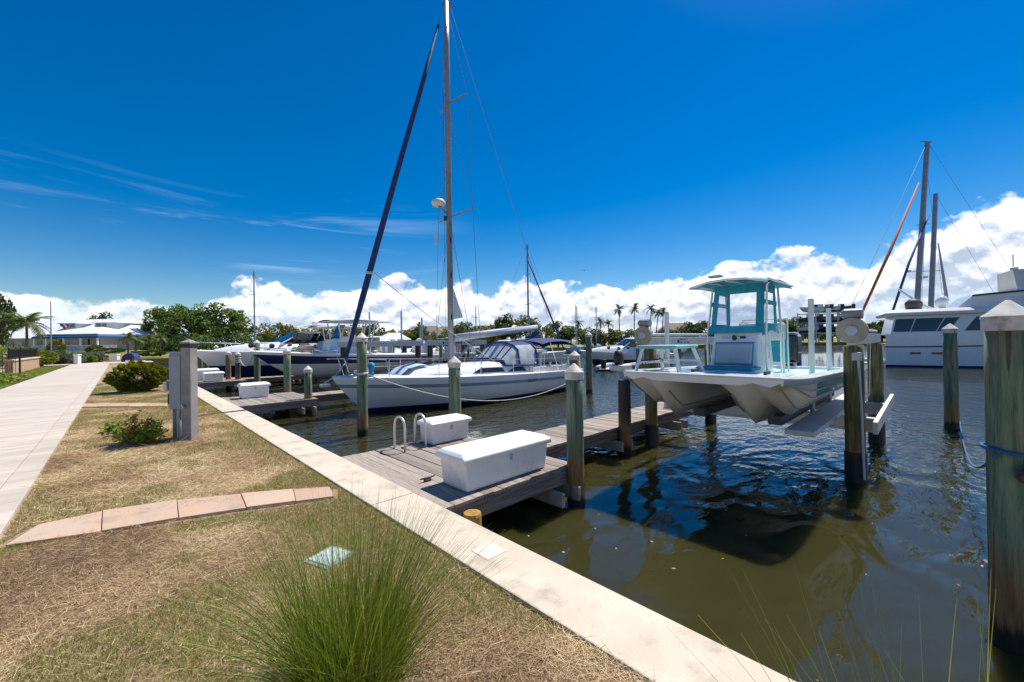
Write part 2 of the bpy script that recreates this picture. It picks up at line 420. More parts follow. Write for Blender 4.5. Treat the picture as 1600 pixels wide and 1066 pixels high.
# ------------------------------------------------------------------ sidewalk
def slab(mb, x0, x1, y0, y1, z0, z1): mb.box(x0, x1, y0, y1, z0, z1)
sw = struct(bpy.data.objects.new('sidewalk', None)); COL.objects.link(sw)
mA = MB().box(-1.36, 1.36, 0, 2.994, -0.12, 0.02).mesh('slab', walk)
mB = MB().box(-0.135, 0.135, 0, 1.492, -0.12, 0.022).mesh('edging_slab', walk)
q = -3.0
while q < 66:
    o = link('slab', mA, sw, (-2.49, q, 0), bevel=0.006)
    for k in range(2):
        link('edging_slab', mB, sw, (-0.985, q + 1.5 * k, 0), bevel=0.006)
    q += 3.0
o = MB().box(-9, 3.0, 66.0, 72.0, -0.1, 0.02)
part('cross_walk', o, walk, sw)

# crossing paths of terracotta slabs laid in the lawn
def slab_path(bottom, top, z, name):
    root = struct(bpy.data.objects.new(name, None)); COL.objects.link(root)
    for i in range(len(bottom) - 1):
        P = [W(*bottom[i], z), W(*bottom[i+1], z), W(*top[i+1], z), W(*top[i], z)]
        c = sum(P, Vector()) / 4
        P = [c + (p - c) * 0.988 for p in P]
        mb = MB(); mb.loft([[(p.x, p.y, -0.09) for p in P], [(p.x, p.y, z + 0.006 * (i % 2)) for p in P]], True, caps=True)
        part('paving_slab', mb, terracotta, root, bevel=0.006)
slab_path([(7, 852), (158, 830), (279, 809), (385, 793), (462, 783), (522, 775)], [(60, 819), (160, 798), (276, 781), (376, 771), (458, 764), (515, 760)], 0.004, 'stepping_path')
slab_path([(105, 636), (150, 635.5), (200, 635), (262, 634.5)], [(112, 631), (154, 630.5), (202, 630), (262, 629.5)], 0.004, 'stepping_path')

# ------------------------------------------------------------------ seawall
wall = thing('seawall', 'long concrete seawall with pale flat cap between lawn and water', 'seawall', (2.28, 0, 0))
part('wall_face', MB().box(-0.2, 0.2, -20, 75, -2.4, -0.3), concrete, wall)
for k in range(-2, 9):
    q0 = 4.42 + 8.6 * k
    part('cap_slab', MB().box(-0.265, 0.27, q0 + 0.006, q0 + 8.594, -0.3, 0.0), concrete, wall, bevel=0.012)
part('white_paint_mark', MB().box(-0.1, 0.12, 2.60, 2.82, 0.001, 0.004), pm('worn_white_paint', (0.66, 0.60, 0.52), (0.55, 0.48, 0.39), 20, 0.7), wall)

# ------------------------------------------------------------------ docks
plank_me = {}
def dock(q0, label, flen, group):
    d = thing('wooden_dock', label, 'dock', (0, q0, 0), 0, group)
    zt = -0.03
    w1, w2, f0, f1 = 0.0, 2.95, 0.92, 1.92
    for nm, ln in (('a', w2 - w1), ('b', f1 - f0)):
        if nm not in plank_me:
            plank_me[nm] = [MB().box(-0.069, 0.069, -j, ln + j, -0.04, 0).mesh('plank', plank) for j in (0.0, 0.006, -0.005)]
    p = 2.64
    rr = random.Random(int(q0 * 10))
    while p < 4.85:
        link('plank', rr.choice(plank_me['a']), d, (p, w1, zt + rr.uniform(-.004, .004)), (rr.uniform(-.003, .003), 0, rr.uniform(-.003, .003)))
        p += 0.1455
    while p < 4.85 + flen:
        link('plank', rr.choice(plank_me['b']), d, (p, f0, zt + rr.uniform(-.005, .005)), (rr.uniform(-.004, .004), 0, rr.uniform(-.004, .004)))
        p += 0.1455
    pe = 4.85 + flen
    for (a, b, y) in ((2.6, 4.88, w1 + 0.03), (2.6, 4.88, w2 - 0.03), (2.6, 4.88, (w1 + w2) / 2), (4.88, pe, f0 + 0.03), (4.88, pe, f1 - 0.03)):
        part('stringer', MB().box(a, b, y - 0.025, y + 0.025, zt - 0.25, zt - 0.046), plankx, d, bevel=0.004)
    part('end_beam', MB().box(4.885, 4.935, w1 + 0.056, f0, zt - 0.25, zt - 0.046), plankx, d)
    part('end_beam', MB().box(4.885, 4.935, f1, w2 - 0.056, zt - 0.25, zt - 0.046), plankx, d)
    for pp in [4.55] + [4.85 + 2.75 * k for k in range(1, int(flen / 2.75) + 1)]:
        a, b = (w1, w2) if pp < 4.9 else (f0, f1)
        mb = MB()
        for s in (-0.21, 0.15):
            mb.box(pp + s, pp + s + 0.06, a - 0.22, b + 0.2, zt - 0.46, zt - 0.25)
        part('pile_clamp', mb, pm('bleached_beam%d' % len(MATS), (0.36, 0.32, 0.26), (0.25, 0.22, 0.18), 5.0, 0.85) if 'clampm' not in MATS else MATS['clampm'], d, bevel=0.02)
    return d
MATS['clampm'] = pm('bleached_beam', (0.36, 0.32, 0.26), (0.25, 0.22, 0.18), 5.0, 0.85)
dock(3.8, 'grey plank dock holding the large and small white storage boxes and ladder', 8.0, 'wooden finger docks')
dock(14.7, 'grey plank dock by the sailboat bow with one white storage box', 6.5, 'wooden finger docks')
dock(25.7, 'grey plank dock with two white storage boxes beside the navy boat', 6.5, 'wooden finger docks')
dock(36.7, 'plank dock beyond the white express cruiser', 6.0, 'wooden finger docks')

# ------------------------------------------------------------------ piles
pile_cache = {}
def pile(x, y, ztop, r=0.13, mat=None, cap=True, label='', group='mooring piles', lean=(0, 0), wrap=0.0, rope=None, name='mooring_pile'):
    mat = mat or pile_green
    o = thing(name, label, 'pile', (x, y, WATER), 0, group)
    H = ztop - WATER
    key = (mat.name, round(H, 2), r)
    if key not in pile_cache:
        mb = MB(); prof = []
        n = 14; secs = []
        for i in range(9):
            z = -1.2 + (H + 1.2) * i / 8
            secs.append([(r * (1.04 - 0.05 * i / 8) * (1 + 0.025 * math.sin(j * 2.3 + i * 0.7)) * math.cos(2*math.pi*j/n),
                          r * (1.04 - 0.05 * i / 8) * (1 + 0.025 * math.cos(j * 1.7 + i)) * math.sin(2*math.pi*j/n), z) for j in range(n)])
        mb.loft(secs, True, caps=True)
        pile_cache[key] = mb.mesh('post', mat, True)
    link('post', pile_cache[key], o)
    if cap:
        k2 = ('cap', r)
        if k2 not in pile_cache:
            pile_cache[k2] = MB().lathe([(r*1.10, -0.09), (r*1.12, -0.085), (r*1.12, 0.0), (r*1.16, 0.005), (r*1.14, 0.02), (0.012, r*1.15), (0.0, r*1.16)], 20).mesh('cap', capwhite)
        link('cap', pile_cache[k2], o, (0, 0, H))
    if wrap:
        part('pile_wrap', MB().lathe([(r*1.07, -1.1), (r*1.07, wrap - 0.01), (r*1.05, wrap)], 20), black, o, smooth=False)
    if rope:
        for zz in rope:
            part('rope_turn', MB().lathe([(r*1.03, zz-.03), (r*1.14, zz-.015), (r*1.17, zz), (r*1.14, zz+.015), (r*1.03, zz+.03)], 18, caps=False), rope_w, o, smooth=True)
    o.rotation_euler = (lean[0], lean[1], rnd.uniform(0, 6.28))
    return o
bp = pile(*W(1584, 1012, WATER).xy, 1.92, 0.125, pile_green, label='thick green-brown mooring pile with white cap, blue rope and wooden cleat')
part('blue_rope', MB().tube([(0.15*math.cos(a), 0.15*math.sin(a), 1.50 + 0.02*math.sin(a)) for a in [i*0.4 for i in range(17)]], 0.014, 8), rope_b, bp, smooth=True)
bp.rotation_euler[2] = 0
c_ = part('cleat', MB().box(-0.17, 0.17, -0.02, 0.02, -0.03, 0.03), pile_brown, bp, bevel=0.008)
c_.location = (-0.125, -0.115, 1.44); c_.rotation_euler = (0, R(-42), R(-46))
pile(*W(1487, 670, WATER).xy, W(1487, 520, 0).z or 1.9, 0.135, pile_green, label='green mooring pile with white cap standing alone before the motor yacht') if False else None
pA = W(1487, 670, WATER)
pile(pA.x, pA.y, 1.95, 0.135, pile_green, label='green mooring pile with white cap standing alone before the motor yacht', wrap=0.1)
pile(4.82, 3.72, 1.33, 0.125, pile_stained, label='green pile turning rust brown below, at the dock corner by the large storage box', lean=(0, 0))
pile(7.62, 5.86, 1.45, 0.11, pile_brown, label='rust-brown white-capped pile on the far side of the finger dock')
pile(5.0, 6.95, 1.38, 0.125, pile_green, label='green white-capped pile behind the small storage box')
pile(*W(921, 615, WATER).xy, 2.05, 0.14, pile_green, label='slim green white-capped pile in open water off the sailboat stern', wrap=0.12)
pile(*W(567, 681, WATER).xy, 1.95, 0.13, pile_green, label='tall green pile holding the rope loop beside the sailboat bow', rope=[1.62], lean=(0.012, -0.01))
pile(7.66, 4.60, 0.97, 0.13, pile_dark, cap=False, label='dark cut-off pile at the finger dock edge under the catamaran bow')
pile(*W(482, 648, WATER).xy, 0.95, 0.125, pile_green, label='short green pile at the corner of the dock by the sailboat bow')
pile(4.75, 17.75, 1.55, 0.13, pile_green, label='green white-capped pile at the far edge of the dock by the sailboat bow')
pile(*W(402, 598, WATER+.4).xy, 1.95, 0.15, pile_green, label='tall green pile in front of the navy boat bow')
pile(*W(372, 600, WATER+.3).xy, 1.35, 0.13, pile_dark, label='dark pile wound with black rope at the dock with two boxes', rope=[1.5, 1.6, 1.72])
pile(*W(357, 594, WATER+.5).xy, 1.40, 0.13, pile_brown, label='brown capped pile next to two white storage boxes')
pile(*W(338, 582, WATER+.5).xy, 1.75, 0.13, pile_green, label='slim green pile before the cruiser bow')
FP = [(323, 582, 1.4, pile_dark, 'dark pile with white rope beside the cruiser bow'), (314, 582, 1.4, pile_green, 'green capped pile nearest the seawall before the cruiser'), (481, 603, 1.35, pile_dark, 'dark pile directly behind the short green pile by the sailboat bow'), (494, 580, 1.85, pile_dark, 'tall dark uncapped pile in front of the navy hull'),
      (547, 572, 2.0, pile_dark, 'dark lift pile between the jib and the navy boat stern'), (586, 584, 1.2, pile_olive, 'short olive capped pile under the slanting rope'), (601, 572, 1.85, pile_dark, 'dark pile carrying the lift beam beside a short capped one'), (614, 582, 1.9, pile_olive, 'olive pile at the joint of the two lift beams'), (653, 571, 1.9, pile_dark, 'dark pile under the beam print'), (672, 574, 1.35, pile_brown, 'brown white-capped pile next to the beam print'),
      (689, 572, 1.9, pile_green, 'green lift pile just before the sailboat mast'), (732, 565, 1.55, pile_brown, 'brown capped pile under the boom vang'), (754, 562, 1.45, pile_olive, 'olive capped pile before the dodger windows'), (655, 576, 1.2, pile_olive, 'short olive pile in front of the beam print pile'),
      (930, 564, 2.4, pile_dark, 'slim dark pile beside the sport cruiser bow'), (982, 564, 2.6, pile_dark, 'slim dark pile in open water left of the winch wheel'), (1061, 585, 1.5, pile_olive, 'olive capped pile seen through the bow platform legs'), (997, 575, 1.55, pile_green, 'green capped pile beyond the trolling motor'),
      (440, 575, 1.7, pile_dark, 'dark pile behind the navy bow'), (525, 575, 1.7, pile_dark, 'dark pile beside the tan seats of the navy boat'), (640, 566, 1.8, pile_dark, 'dark pile before the white cabin cruiser'), (706, 566, 1.7, pile_dark, 'dark pile right behind the sailboat mast')]
for i, (x, yb, zt, m_, lab) in enumerate(FP):
    P = W(x, yb, WATER)
    pile(P.x, P.y, zt, 0.16 if i > 3 else 0.13, m_, cap=m_ is not pile_dark, label=lab, group='far mooring piles')
P = W(1249, 573, WATER)
o = thing('blue_pole', 'royal blue pole standing in the water beyond the boat lift', 'pole', (P.x, P.y, WATER))
part('sleeve', MB().lathe([(0.16, -1), (0.16, 2.62), (0.10, 2.66), (0.0, 2.67)], 14), pm('blue_sleeve', (0.01, 0.05, 0.30), (0.012, 0.06, 0.36), 3, 0.4), o, smooth=False)
part('post', MB().lathe([(0.12, -1), (0.12, 2.75)], 12), pile_dark, o)

o = thing('pile_stump', 'yellow-orange cut pile stump against the seawall under the dock corner', 'pile', (2.80, 3.60, WATER))
ylw = pm('yellow_stain_wood', (0.50, 0.27, 0.03), (0.28, 0.14, 0.03), 7.0, 0.8, bump=0.5, bscale=25)
part('stump', MB().lathe([(0.115, -1), (0.112, 0.2), (0.105, 0.47), (0.095, 0.50), (0.0, 0.505)], 14), ylw, o, smooth=False)
part('lower_block', MB().box(0.03, 0.15, -0.16, -0.04, -0.5, 0.16), ylw, o, bevel=0.02)

# ------------------------------------------------------------------ dock boxes, ladder, cleat
def dock_box(x0, x1, y0, y1, h, label, latch='y'):
    o = thing('dock_box', label, 'storage box', ((x0+x1)/2, (y0+y1)/2, -0.025), 0, 'white dock storage boxes')
    a, b = (x1-x0)/2, (y1-y0)/2
    hb = h * 0.82
    def sec(z, k): return [(-a*k, -b*k, z), (a*k, -b*k, z), (a*k, b*k, z), (-a*k, b*k, z)]
    part('body', MB().loft([sec(0.0, 0.94), sec(hb, 0.985)], True, caps=True), boxwhite, o, bevel=0.025)
    lid = MB(); e = 0.035
    lid.loft([[(-a-e, -b-e, hb-0.035), (a+e, -b-e, hb-0.035), (a+e, b+e, hb-0.035), (-a-e, b+e, hb-0.035)],
              [(-a-e, -b-e, hb+0.035), (a+e, -b-e, hb+0.035), (a+e, b+e, hb+0.035), (-a-e, b+e, hb+0.035)],
              [(-a+0.02, -b+0.07, h), (a-0.02, -b+0.07, h), (a-0.02, b-0.05, h), (-a+0.02, b-0.05, h)]], True, caps=True)
    part('lid', lid, boxwhite, o, bevel=0.018)
    for s in (-0.5, 0.5):
        part('hinge', MB().box(s*a-0.05, s*a+0.05, b+0.02, b+0.04, hb-0.05, hb+0.05), steel, o)
    part('latch', MB().box(-0.02, 0.02, -b*0.985-0.022, -b*0.985+0.0, hb-0.12, hb-0.03), galv, o)
    if x1 - x0 > 1.3:
        for k in range(7):
            part('lid_screw', MB().lathe([(0, -.006), (.008, -.004), (.009, 0)], 8, (-a * .85 + k * a * .28, -b - e - .001, hb), axis='y'), galv, o)
        part('face_panel', MB().box(-0.15, a*0.75, -b*0.975-0.008, -b*0.975+0.02, 0.10, hb-0.05), boxwhite, o, bevel=0.01)
    return o
dock_box(2.98, 4.50, 3.96, 4.52, 0.47, 'large white storage box at the seawall end of the nearest dock')
dock_box(4.0, 4.84, 6.26, 6.70, 0.43, 'small white storage box beside the two ladder hoops')
dock_box(3.0, 3.86, 16.6, 17.1, 0.52, 'white storage box alone on the dock by the sailboat bow')
dock_box(3.1, 3.95, 26.0, 26.5, 0.50, 'bluish-white storage box, front one of the pair on its dock')
dock_box(2.95, 3.95, 27.6, 28.2, 0.62, 'white storage box behind its twin on the dock by the cruiser')
o = thing('dock_ladder', 'aluminium dock ladder with two hoop handrails on the nearest dock', 'ladder', (3.66, 6.55, -0.03))
for s in (-0.2, 0.2):
    pts_ = [(s, -0.30, 0.0), (s, -0.30, 0.38)] + [(s, -0.12 - 0.18*math.cos(a), 0.40 + 0.17*math.sin(a)) for a in [i*math.pi/8 for i in range(1, 8)]] + [(s, 0.06, 0.38), (s, 0.06, 0.02), (s, 0.2, -0.1), (s, 0.26, -0.3), (s, 0.26, -1.3)]
    part('rail', MB().tube(pts_, 0.021, 10), pm('ladder_alu%d' % (s > 0), (0.66, 0.66, 0.66), None, rough=0.35, metal=0.6), o, smooth=True)
for k in range(4):
    part('rung', MB().tube([(-0.2, 0.26, -0.25-0.28*k), (0.2, 0.26, -0.25-0.28*k)], 0.017, 8), alu, o, smooth=True)
o = thing('dock_cleat', 'small dark iron cleat bolted to the nearest dock planks', 'cleat', W(668, 752, -0.03))
part('base', MB().box(-0.05, 0.05, -0.025, 0.025, 0, 0.03), black, o, bevel=0.008)
part('horn', MB().tube([(-0.11, 0, 0.05), (-0.05, 0, 0.045), (0.05, 0, 0.045), (0.11, 0, 0.05)], [0.008, 0.014, 0.014, 0.008], 8), black, o, smooth=True)
o = thing('valve_cover', 'pale teal square valve box cover set in the dry lawn', 'cover', W(515, 870, -0.02), 0.35)
part('lid', MB().box(-0.12, 0.12, -0.12, 0.12, -0.02, 0.012), pm('pale_teal_plastic', (0.42, 0.55, 0.54), (0.55, 0.62, 0.60), 12, 0.5), o, bevel=0.006)
part('rim', MB().box(-0.15, 0.15, -0.15, 0.15, -0.03, 0.003), pm('grey_plastic', (0.3, 0.36, 0.34), None, rough=0.6), o, bevel=0.004)
# ------------------------------------------------------------------ boats
def hull_secs(L, B, fb0, fb1, rows, rake=0.8, tw=0.8, full=0.45, nb=1.15, nm=2.4, draft=0.45, ns=22, px=2.0):
    """sections bow to stern; rows: functions (sheer, keel) -> z"""
    secs = []
    for i in range(ns + 1):
        t = (i / ns) ** 1.35
        x = L * t
        b = B / 2 * (1 - (1 - min(t / full, 1)) ** px) if t < full else B / 2 * (1 - (1 - tw) * ((t - full) / (1 - full)) ** 2)
        b = max(b, 0.015)
        s = fb1 + (fb0 - fb1) * (1 - t) ** 1.7
        k = -draft * min(1, (t * 3.2)) ** 0.7 * (1 - 0.75 * max(0, (t - 0.6) / 0.4))
        n = nb + (nm - nb) * min(1, t / 0.55)
        half = []
        for fz in rows:
            z = fz(s, k)
            u = max(0.0, min(1.0, (z - k) / (s - k)))
            y = b * (1 - (1 - u) ** n) ** (1 / n)
            xx = x + rake * (1 - u) ** 1.2 * (1 - t) ** 3
            half.append((xx, y, z))
        secs.append(half)
    return secs
def make_hull(parent, secs, rowm, mats, name='hull', deckm=None, camber=0.06, deck_inset=0.0, deckdrop=0.0):
    mb = MB()
    full = [[(x, -y, z) for x, y, z in reversed(h)] + [(x, y, z) for x, y, z in h[1:]] for h in secs]
    rm = list(reversed(rowm)) + list(rowm)
    mb.loft(full, False, rowm=rm)
    last = full[-1]
    n0 = len(mb.v); mb.v += last; mb.f.append(tuple(n0 + j for j in range(len(last)))); mb.m.append(rowm[len(rowm)//2])
    h = part(name, mb, mats, parent, smooth=False)
    me = h.data
    me.polygons.foreach_set('use_smooth', [len(p.vertices) == 4 for p in me.polygons])
    if deckm:
        d = MB()
        ds = []
        for sct in secs:
            x, y, z = sct[-1]
            z -= deckdrop; y -= deck_inset * min(1, y)
            ds.append([(x, y * f, z + camber * (1 - f * f)) for f in (-1, -.66, -.33, 0, .33, .66, 1)])
        d.loft(ds)
        part('deck', d, deckm, parent, smooth=True)
    return h
stripe_g = pm('grey_blue_stripe', (0.22, 0.26, 0.32), None, rough=0.25, coat=0.3)
antifoul = pm('black_antifouling', (0.012, 0.014, 0.025), None, rough=0.6)
nonskid = pm('deck_white', (0.76, 0.75, 0.72), (0.70, 0.69, 0.66), 8.0, 0.5)

# ---------------------------------------- the sailboat
sb = thing('sailboat', 'white sloop with furled navy jib, navy dodger and tall bare mast', 'sailboat', (5.0, 13.75, WATER), R(-0.6))
L_, B_ = 11.8, 3.5
rows = [lambda s, k: k, lambda s, k: k * 0.5, lambda s, k: 0.02, lambda s, k: 0.05, lambda s, k: 0.17, lambda s, k: 0.2, lambda s, k: s * .45, lambda s, k: s - .36, lambda s, k: s - .24, lambda s, k: s - .07, lambda s, k: s]
secs = hull_secs(L_, B_, 1.30, 0.98, rows, rake=1.15, tw=0.72)
make_hull(sb, secs, [1, 1, 1, 2, 0, 0, 0, 3, 0, 4], [hullwhite, antifoul, navy, stripe_g, white], deckm=nonskid)
ct = MB(); S = []
for x, w, h in [(2.5, .55, .02), (2.75, .62, .20), (3.3, .78, .30), (4.5, 1.0, .38), (6.0, 1.12, .43), (7.2, 1.14, .46), (8.0, 1.12, .46), (8.02, 1.1, .02)]:
    z0 = 0.98 + .32 * (1 - x / L_) ** 1.7 + 0.02
    S.append([(x, -w - .14, z0), (x, -w, z0 + h * .75), (x, -w * .8, z0 + h), (x, 0, z0 + h + .05), (x, w * .8, z0 + h), (x, w, z0 + h * .75), (x, w + .14, z0)])
ct.loft(S)
part('cabin_trunk', ct, white, sb, smooth=True)
for x0, x1 in ((4.9, 6.5), (6.65, 7.75)):
    w_ = MB()
    for s in (-1, 1):
        w_ = MB()
        P = []
        for x, f in ((x0, .12), (x0 + .45, .62), (x1 - .12, .66), (x1, .15)):
            z0 = 1.0 + .32 * (1 - x / L_) ** 1.7
            wy = 1.06 if x < 6 else 1.14
            P.append(Vector((x, s * (wy + .14 - .14 * f * 1.25 + .012), z0 + .02 + .45 * .75 * f * 1.1)))
        w_.v = [tuple(p) for p in P] + [(p.x, p.y - s * .02, p.z) for p in P]
        w_.f = [(0, 1, 2, 3), (7, 6, 5, 4), (0, 4, 5, 1), (1, 5, 6, 2), (2, 6, 7, 3), (3, 7, 4, 0)]; w_.m = [0] * 6
        part('cabin_window', w_, darkglass, sb)
part('hatch', MB().box(3.3, 3.85, -.28, .28, 1.62, 1.68), darkglass, sb, bevel=.01)
part('foredeck_cover', MB().loft([[(2.2, -.5, 1.26), (2.2, 0, 1.30), (2.2, .5, 1.26)], [(2.5, -.5, 1.48), (2.5, 0, 1.55), (2.5, .5, 1.48)], [(3.0, -.5, 1.58), (3.0, 0, 1.66), (3.0, .5, 1.58)], [(3.3, -.55, 1.55), (3.3, 0, 1.62), (3.3, .55, 1.55)]]), pm('pale_blue_cover', (0.42, 0.52, 0.64), (0.5, 0.58, 0.68), 6, .6), sb, smooth=True)
# dodger: clear panels in navy frames
def arch(x, w, z0, z1, n=9, lean=0.0):
    return [(x + lean * math.sin(math.pi * i / (n - 1)), w * math.cos(math.pi * (1 - i / (n - 1))) * (1 if 0 < i < n - 1 else 1.02), z0 + (z1 - z0) * (math.sin(math.pi * i / (n - 1)) ** .45)) for i in range(n)]
dz0 = 1.42
A1, A2, A3 = arch(6.55, 1.18, dz0, 1.66, lean=.1), arch(7.35, 1.24, dz0 - .02, 2.36), arch(8.45, 1.26, dz0 - .08, 2.42)
part('dodger_window', MB().loft([A1, A2]), clearvinyl, sb, smooth=True)
part('dodger_side', MB().loft([A2[:3], A3[:3]]), clearvinyl, sb, smooth=True)
part('dodger_side', MB().loft([A2[-3:], A3[-3:]]), clearvinyl, sb, smooth=True)
part('dodger_roof', MB().loft([[(x, y, z + .01) for x, y, z in A2[2:-2]], [(x, y, z + .012) for x, y, z in A3[2:-2]]]), navyfab, sb, smooth=True)
for A_ in (A1, A2, A3):
    part('dodger_frame', MB().tube([Vector(p) + Vector((0, 0, .012)) for p in A_], .045, 6), navyfab, sb, smooth=True)
for i in (2, 3, 5, 6):
    part('dodger_seam', MB().tube([Vector(A1[i]) + Vector((0, 0, .01)), Vector(A2[i]) + Vector((0, 0, .01))], .032, 6), navyfab, sb)
for s in (0, -1):
    part('dodger_hem', MB().tube([A1[s], A2[s], A3[s]], .05, 6), navyfab, sb)
bm_ = []
for x, dzz in [(8.75, -.08), (9.3, .03), (10.1, .05), (10.9, .0), (11.3, -.1)]:
    bm_.append([(x, y, 2.50 + dzz - .16 * (abs(y) / 1.3) ** 3) for y in (-1.3, -1.0, -.5, 0, .5, 1.0, 1.3)])
lower = [[(x, y, z - .09 if abs(y) < 1.2 else z - .16) for x, y, z in r_] for r_ in bm_]
bi = MB(); bi.loft(bm_); bi.loft(lower)
part('bimini', bi, navyfab, sb, smooth=True)
for x0, x1 in ((9.3, 9.7), (10.9, 10.5)):
    for s in (-1, 1):
        part('bimini_leg', MB().tube([(x1, s * 1.45, 1.0), (x0, s * 1.25, 2.4)], .018, 6), steel, sb)
part('cockpit_coaming', MB().box(8.1, 11.3, -1.35, -1.15, .95, 1.28), white, sb, bevel=.04)
part('cockpit_coaming', MB().box(8.1, 11.3, 1.15, 1.35, .95, 1.28), white, sb, bevel=.04)
part('companionway', MB().box(8.03, 8.09, -.5, .5, 1.05, 2.0), pm('dark_cockpit', (.02, .02, .022), None, rough=.6), sb)
part('steering_wheel', MB().tube([(10.0 + .12 * 0, .45 * math.cos(a), 1.75 + .45 * math.sin(a)) for a in [i * math.pi / 10 for i in range(21)]], .02, 6), steel, sb)
part('helm_pedestal', MB().box(9.8, 10.0, -.12, .12, .95, 1.85), white, sb, bevel=.03)
# mast and rig
mast_m = pm('mast_paint', (0.25, 0.27, 0.31), (0.21, 0.23, 0.27), 2.0, .4, metal=.2)
MX, MT = 4.7, 16.25
S = []
for z in (1.4, 14.5, MT):
    k = 1 if z < 15 else .85
    S.append([(MX + .135 * k * math.cos(a), .085 * k * math.sin(a), z) for a in [i * math.pi / 6 for i in range(12)]])
mast = part('mast', MB().loft(S, True, caps=True), mast_m, sb, smooth=True)
part('masthead', MB().box(MX - .25, MX + .3, -.05, .05, MT - .02, MT + .07), mast_m, mast)
for z, w in ((12.1, .95), (7.5, 1.2)):
    for s in (-1, 1):
        part('spreader', MB().tube([(MX, 0, z), (MX + .28, s * w, z + .08)], [.04, .03], 6), mast_m, mast)
for z in (3.3, 5.0, 6.4):
    part('mast_slot', MB().box(MX - .03, MX + .03, -.09, -.083, z, z + .22), black, mast)
part('radar_dome', MB().lathe([(0, -.13), (.22, -.12), (.27, -.03), (.27, .05), (.2, .12), (0, .13)], 18, (MX - .5, 0, 7.95)), pm('radar_white', (.7, .68, .64), None, rough=.4), mast, smooth=True)
part('radar_bracket', MB().bar((MX - .1, 0, 7.6), (MX - .5, 0, 7.82), .08, .05), mast_m, mast)
part('steaming_light', MB().lathe([(0, -.1), (.07, -.08), (.07, .08), (0, .1)], 8, (MX - .18, 0, 7.4)), black, mast)
part('signal_flag', MB().quad((MX - .35, .55, 6.5), (MX - .3, .5, 7.0), (MX - .22, .4, 6.9), (MX - .28, .45, 6.35)) or MB().box(MX - .36, MX - .22, .5, .51, 6.4, 6.9), white, mast)
part('furled_jib', MB().tube([(0.42, 0, 1.75), (1.1, .0, 4.1), (2.4, 0, 8.6), (3.6, 0, 12.6), (4.32, 0, 15.1)], [.05, .105, .10, .085, .05], 10), navyfab, sb, smooth=True)
part('jib_tie', MB().lathe([(.115, -.05), (.125, 0), (.115, .05)], 12, (1.32, 0, 4.85), caps=False), rope_w, sb)
part('forestay', MB().tube([(.1, 0, 1.35), (.42, 0, 1.75)], .02, 6), steel, sb); part('forestay', MB().tube([(4.32, 0, 15.1), (MX - .1, 0, MT)], .012, 6), steel, sb)
wire = pm('rig_wire', (.16, .17, .19), None, rough=.4, metal=.5)
rig = MB()
for s in (-1, 1):
    for pts_ in ([(MX + .3, s * 1.62, 1.15), (MX + .28, s * 1.2, 7.58), (MX + .28, s * .95, 12.18), (MX, 0, MT - .1)], [(MX + .1, s * 1.5, 1.15), (MX, s * .05, 7.4)], [(MX + .28, s * 1.2, 7.58), (MX, 0, 12.0)]):
        rig.tube(pts_, .009, 5)
rig.tube([(L_ - .1, 0, 1.2), (MX + .15, 0, MT)], .010, 5)
for dx_, dy_ in ((-.22, .06), (-.2, -.1)): rig.tube([(MX + dx_, dy_, 1.6), (MX - .15, dy_, 12.5)], .008, 5)
part('rigging', rig, wire, sb)
part('boom', MB().loft([[(x, .11 * math.cos(a), z + h * math.sin(a)) for a in [i * math.pi / 5 for i in range(10)]] for x, z, h in ((4.85, 2.58, .16), (7.0, 2.80, .16), (9.75, 3.08, .13))], True, caps=True), pm('boom_cover', (.50, .53, .57), (.42, .45, .5), 3, .6), sb, smooth=True)
part('boom_vang', MB().tube([(4.85, 0, 1.6), (6.0, 0, 2.55)], .06, 8), mast_m, sb)
part('mainsheet', MB().tube([(9.5, 0, 3.0), (9.2, 0, 2.45)], .02, 6), rope_w, sb)
sail = MB(); sail.v = [(MX + .16, -.012, 4.6), (MX + .62, -.012, 3.42), (MX + .16, -.012, 3.35), (MX + .16, .012, 4.6), (MX + .62, .012, 3.42), (MX + .16, .012, 3.35)]
sail.f = [(0, 1, 2), (5, 4, 3), (0, 3, 4, 1), (1, 4, 5, 2), (2, 5, 3, 0)]; sail.m = [0] * 5
part('furled_mainsail_clew', sail, pm('sailcloth', (.62, .64, .66), None, rough=.7), sb)
part('sail_bag', MB().loft([[(9.0, -.05, 2.55), (9.0, .05, 2.55), (9.0, 0, 2.6)], [(9.9, -.08, 2.55), (9.9, .08, 2.55), (9.9, 0, 2.98)]], True, caps=True), navyfab, sb)
# deck fittings: pulpit, stanchions, lifelines, anchor
def sheer_at(x):
    t = x / L_
    b = B_ / 2 * (1 - (1 - min(t / .45, 1)) ** 2) if t < .45 else B_ / 2 * (1 - .28 * ((t - .45) / .55) ** 2)
    return max(b - .07, .03), .98 + .32 * (1 - t) ** 1.7
pul = MB()
for s in (-1, 1):
    b0, z0 = sheer_at(1.6); b1, z1 = sheer_at(.5)
    pul.tube([(1.6, s * b0, z0), (1.5, s * b0, z0 + .62), (.6, s * (b1 + .1), z0 + .66), (-.1, s * .12, z0 + .68)], .014, 6)
    pul.tube([(.5, s * b1, z1), (.3, s * (b1 + .04), z1 + .64)], .014, 6)
part('pulpit', pul, steel, sb)
for s in (-1, 1):
    ll = MB(); P1 = []; P2 = []
    for x in (1.6, 3.2, 4.9, 6.6, 8.3, 9.9, 11.3):
        b_, z_ = sheer_at(x)
        part('stanchion', MB().tube([(x, s * b_, z_), (x, s * b_, z_ + .62)], .013, 6), steel, sb)
        P1.append((x, s * b_, z_ + .61)); P2.append((x, s * b_, z_ + .32))
    ll.tube(P1, .007, 5); ll.tube(P2, .006, 5)
    part('lifeline', ll, rope_w, sb)
pp_ = MB()
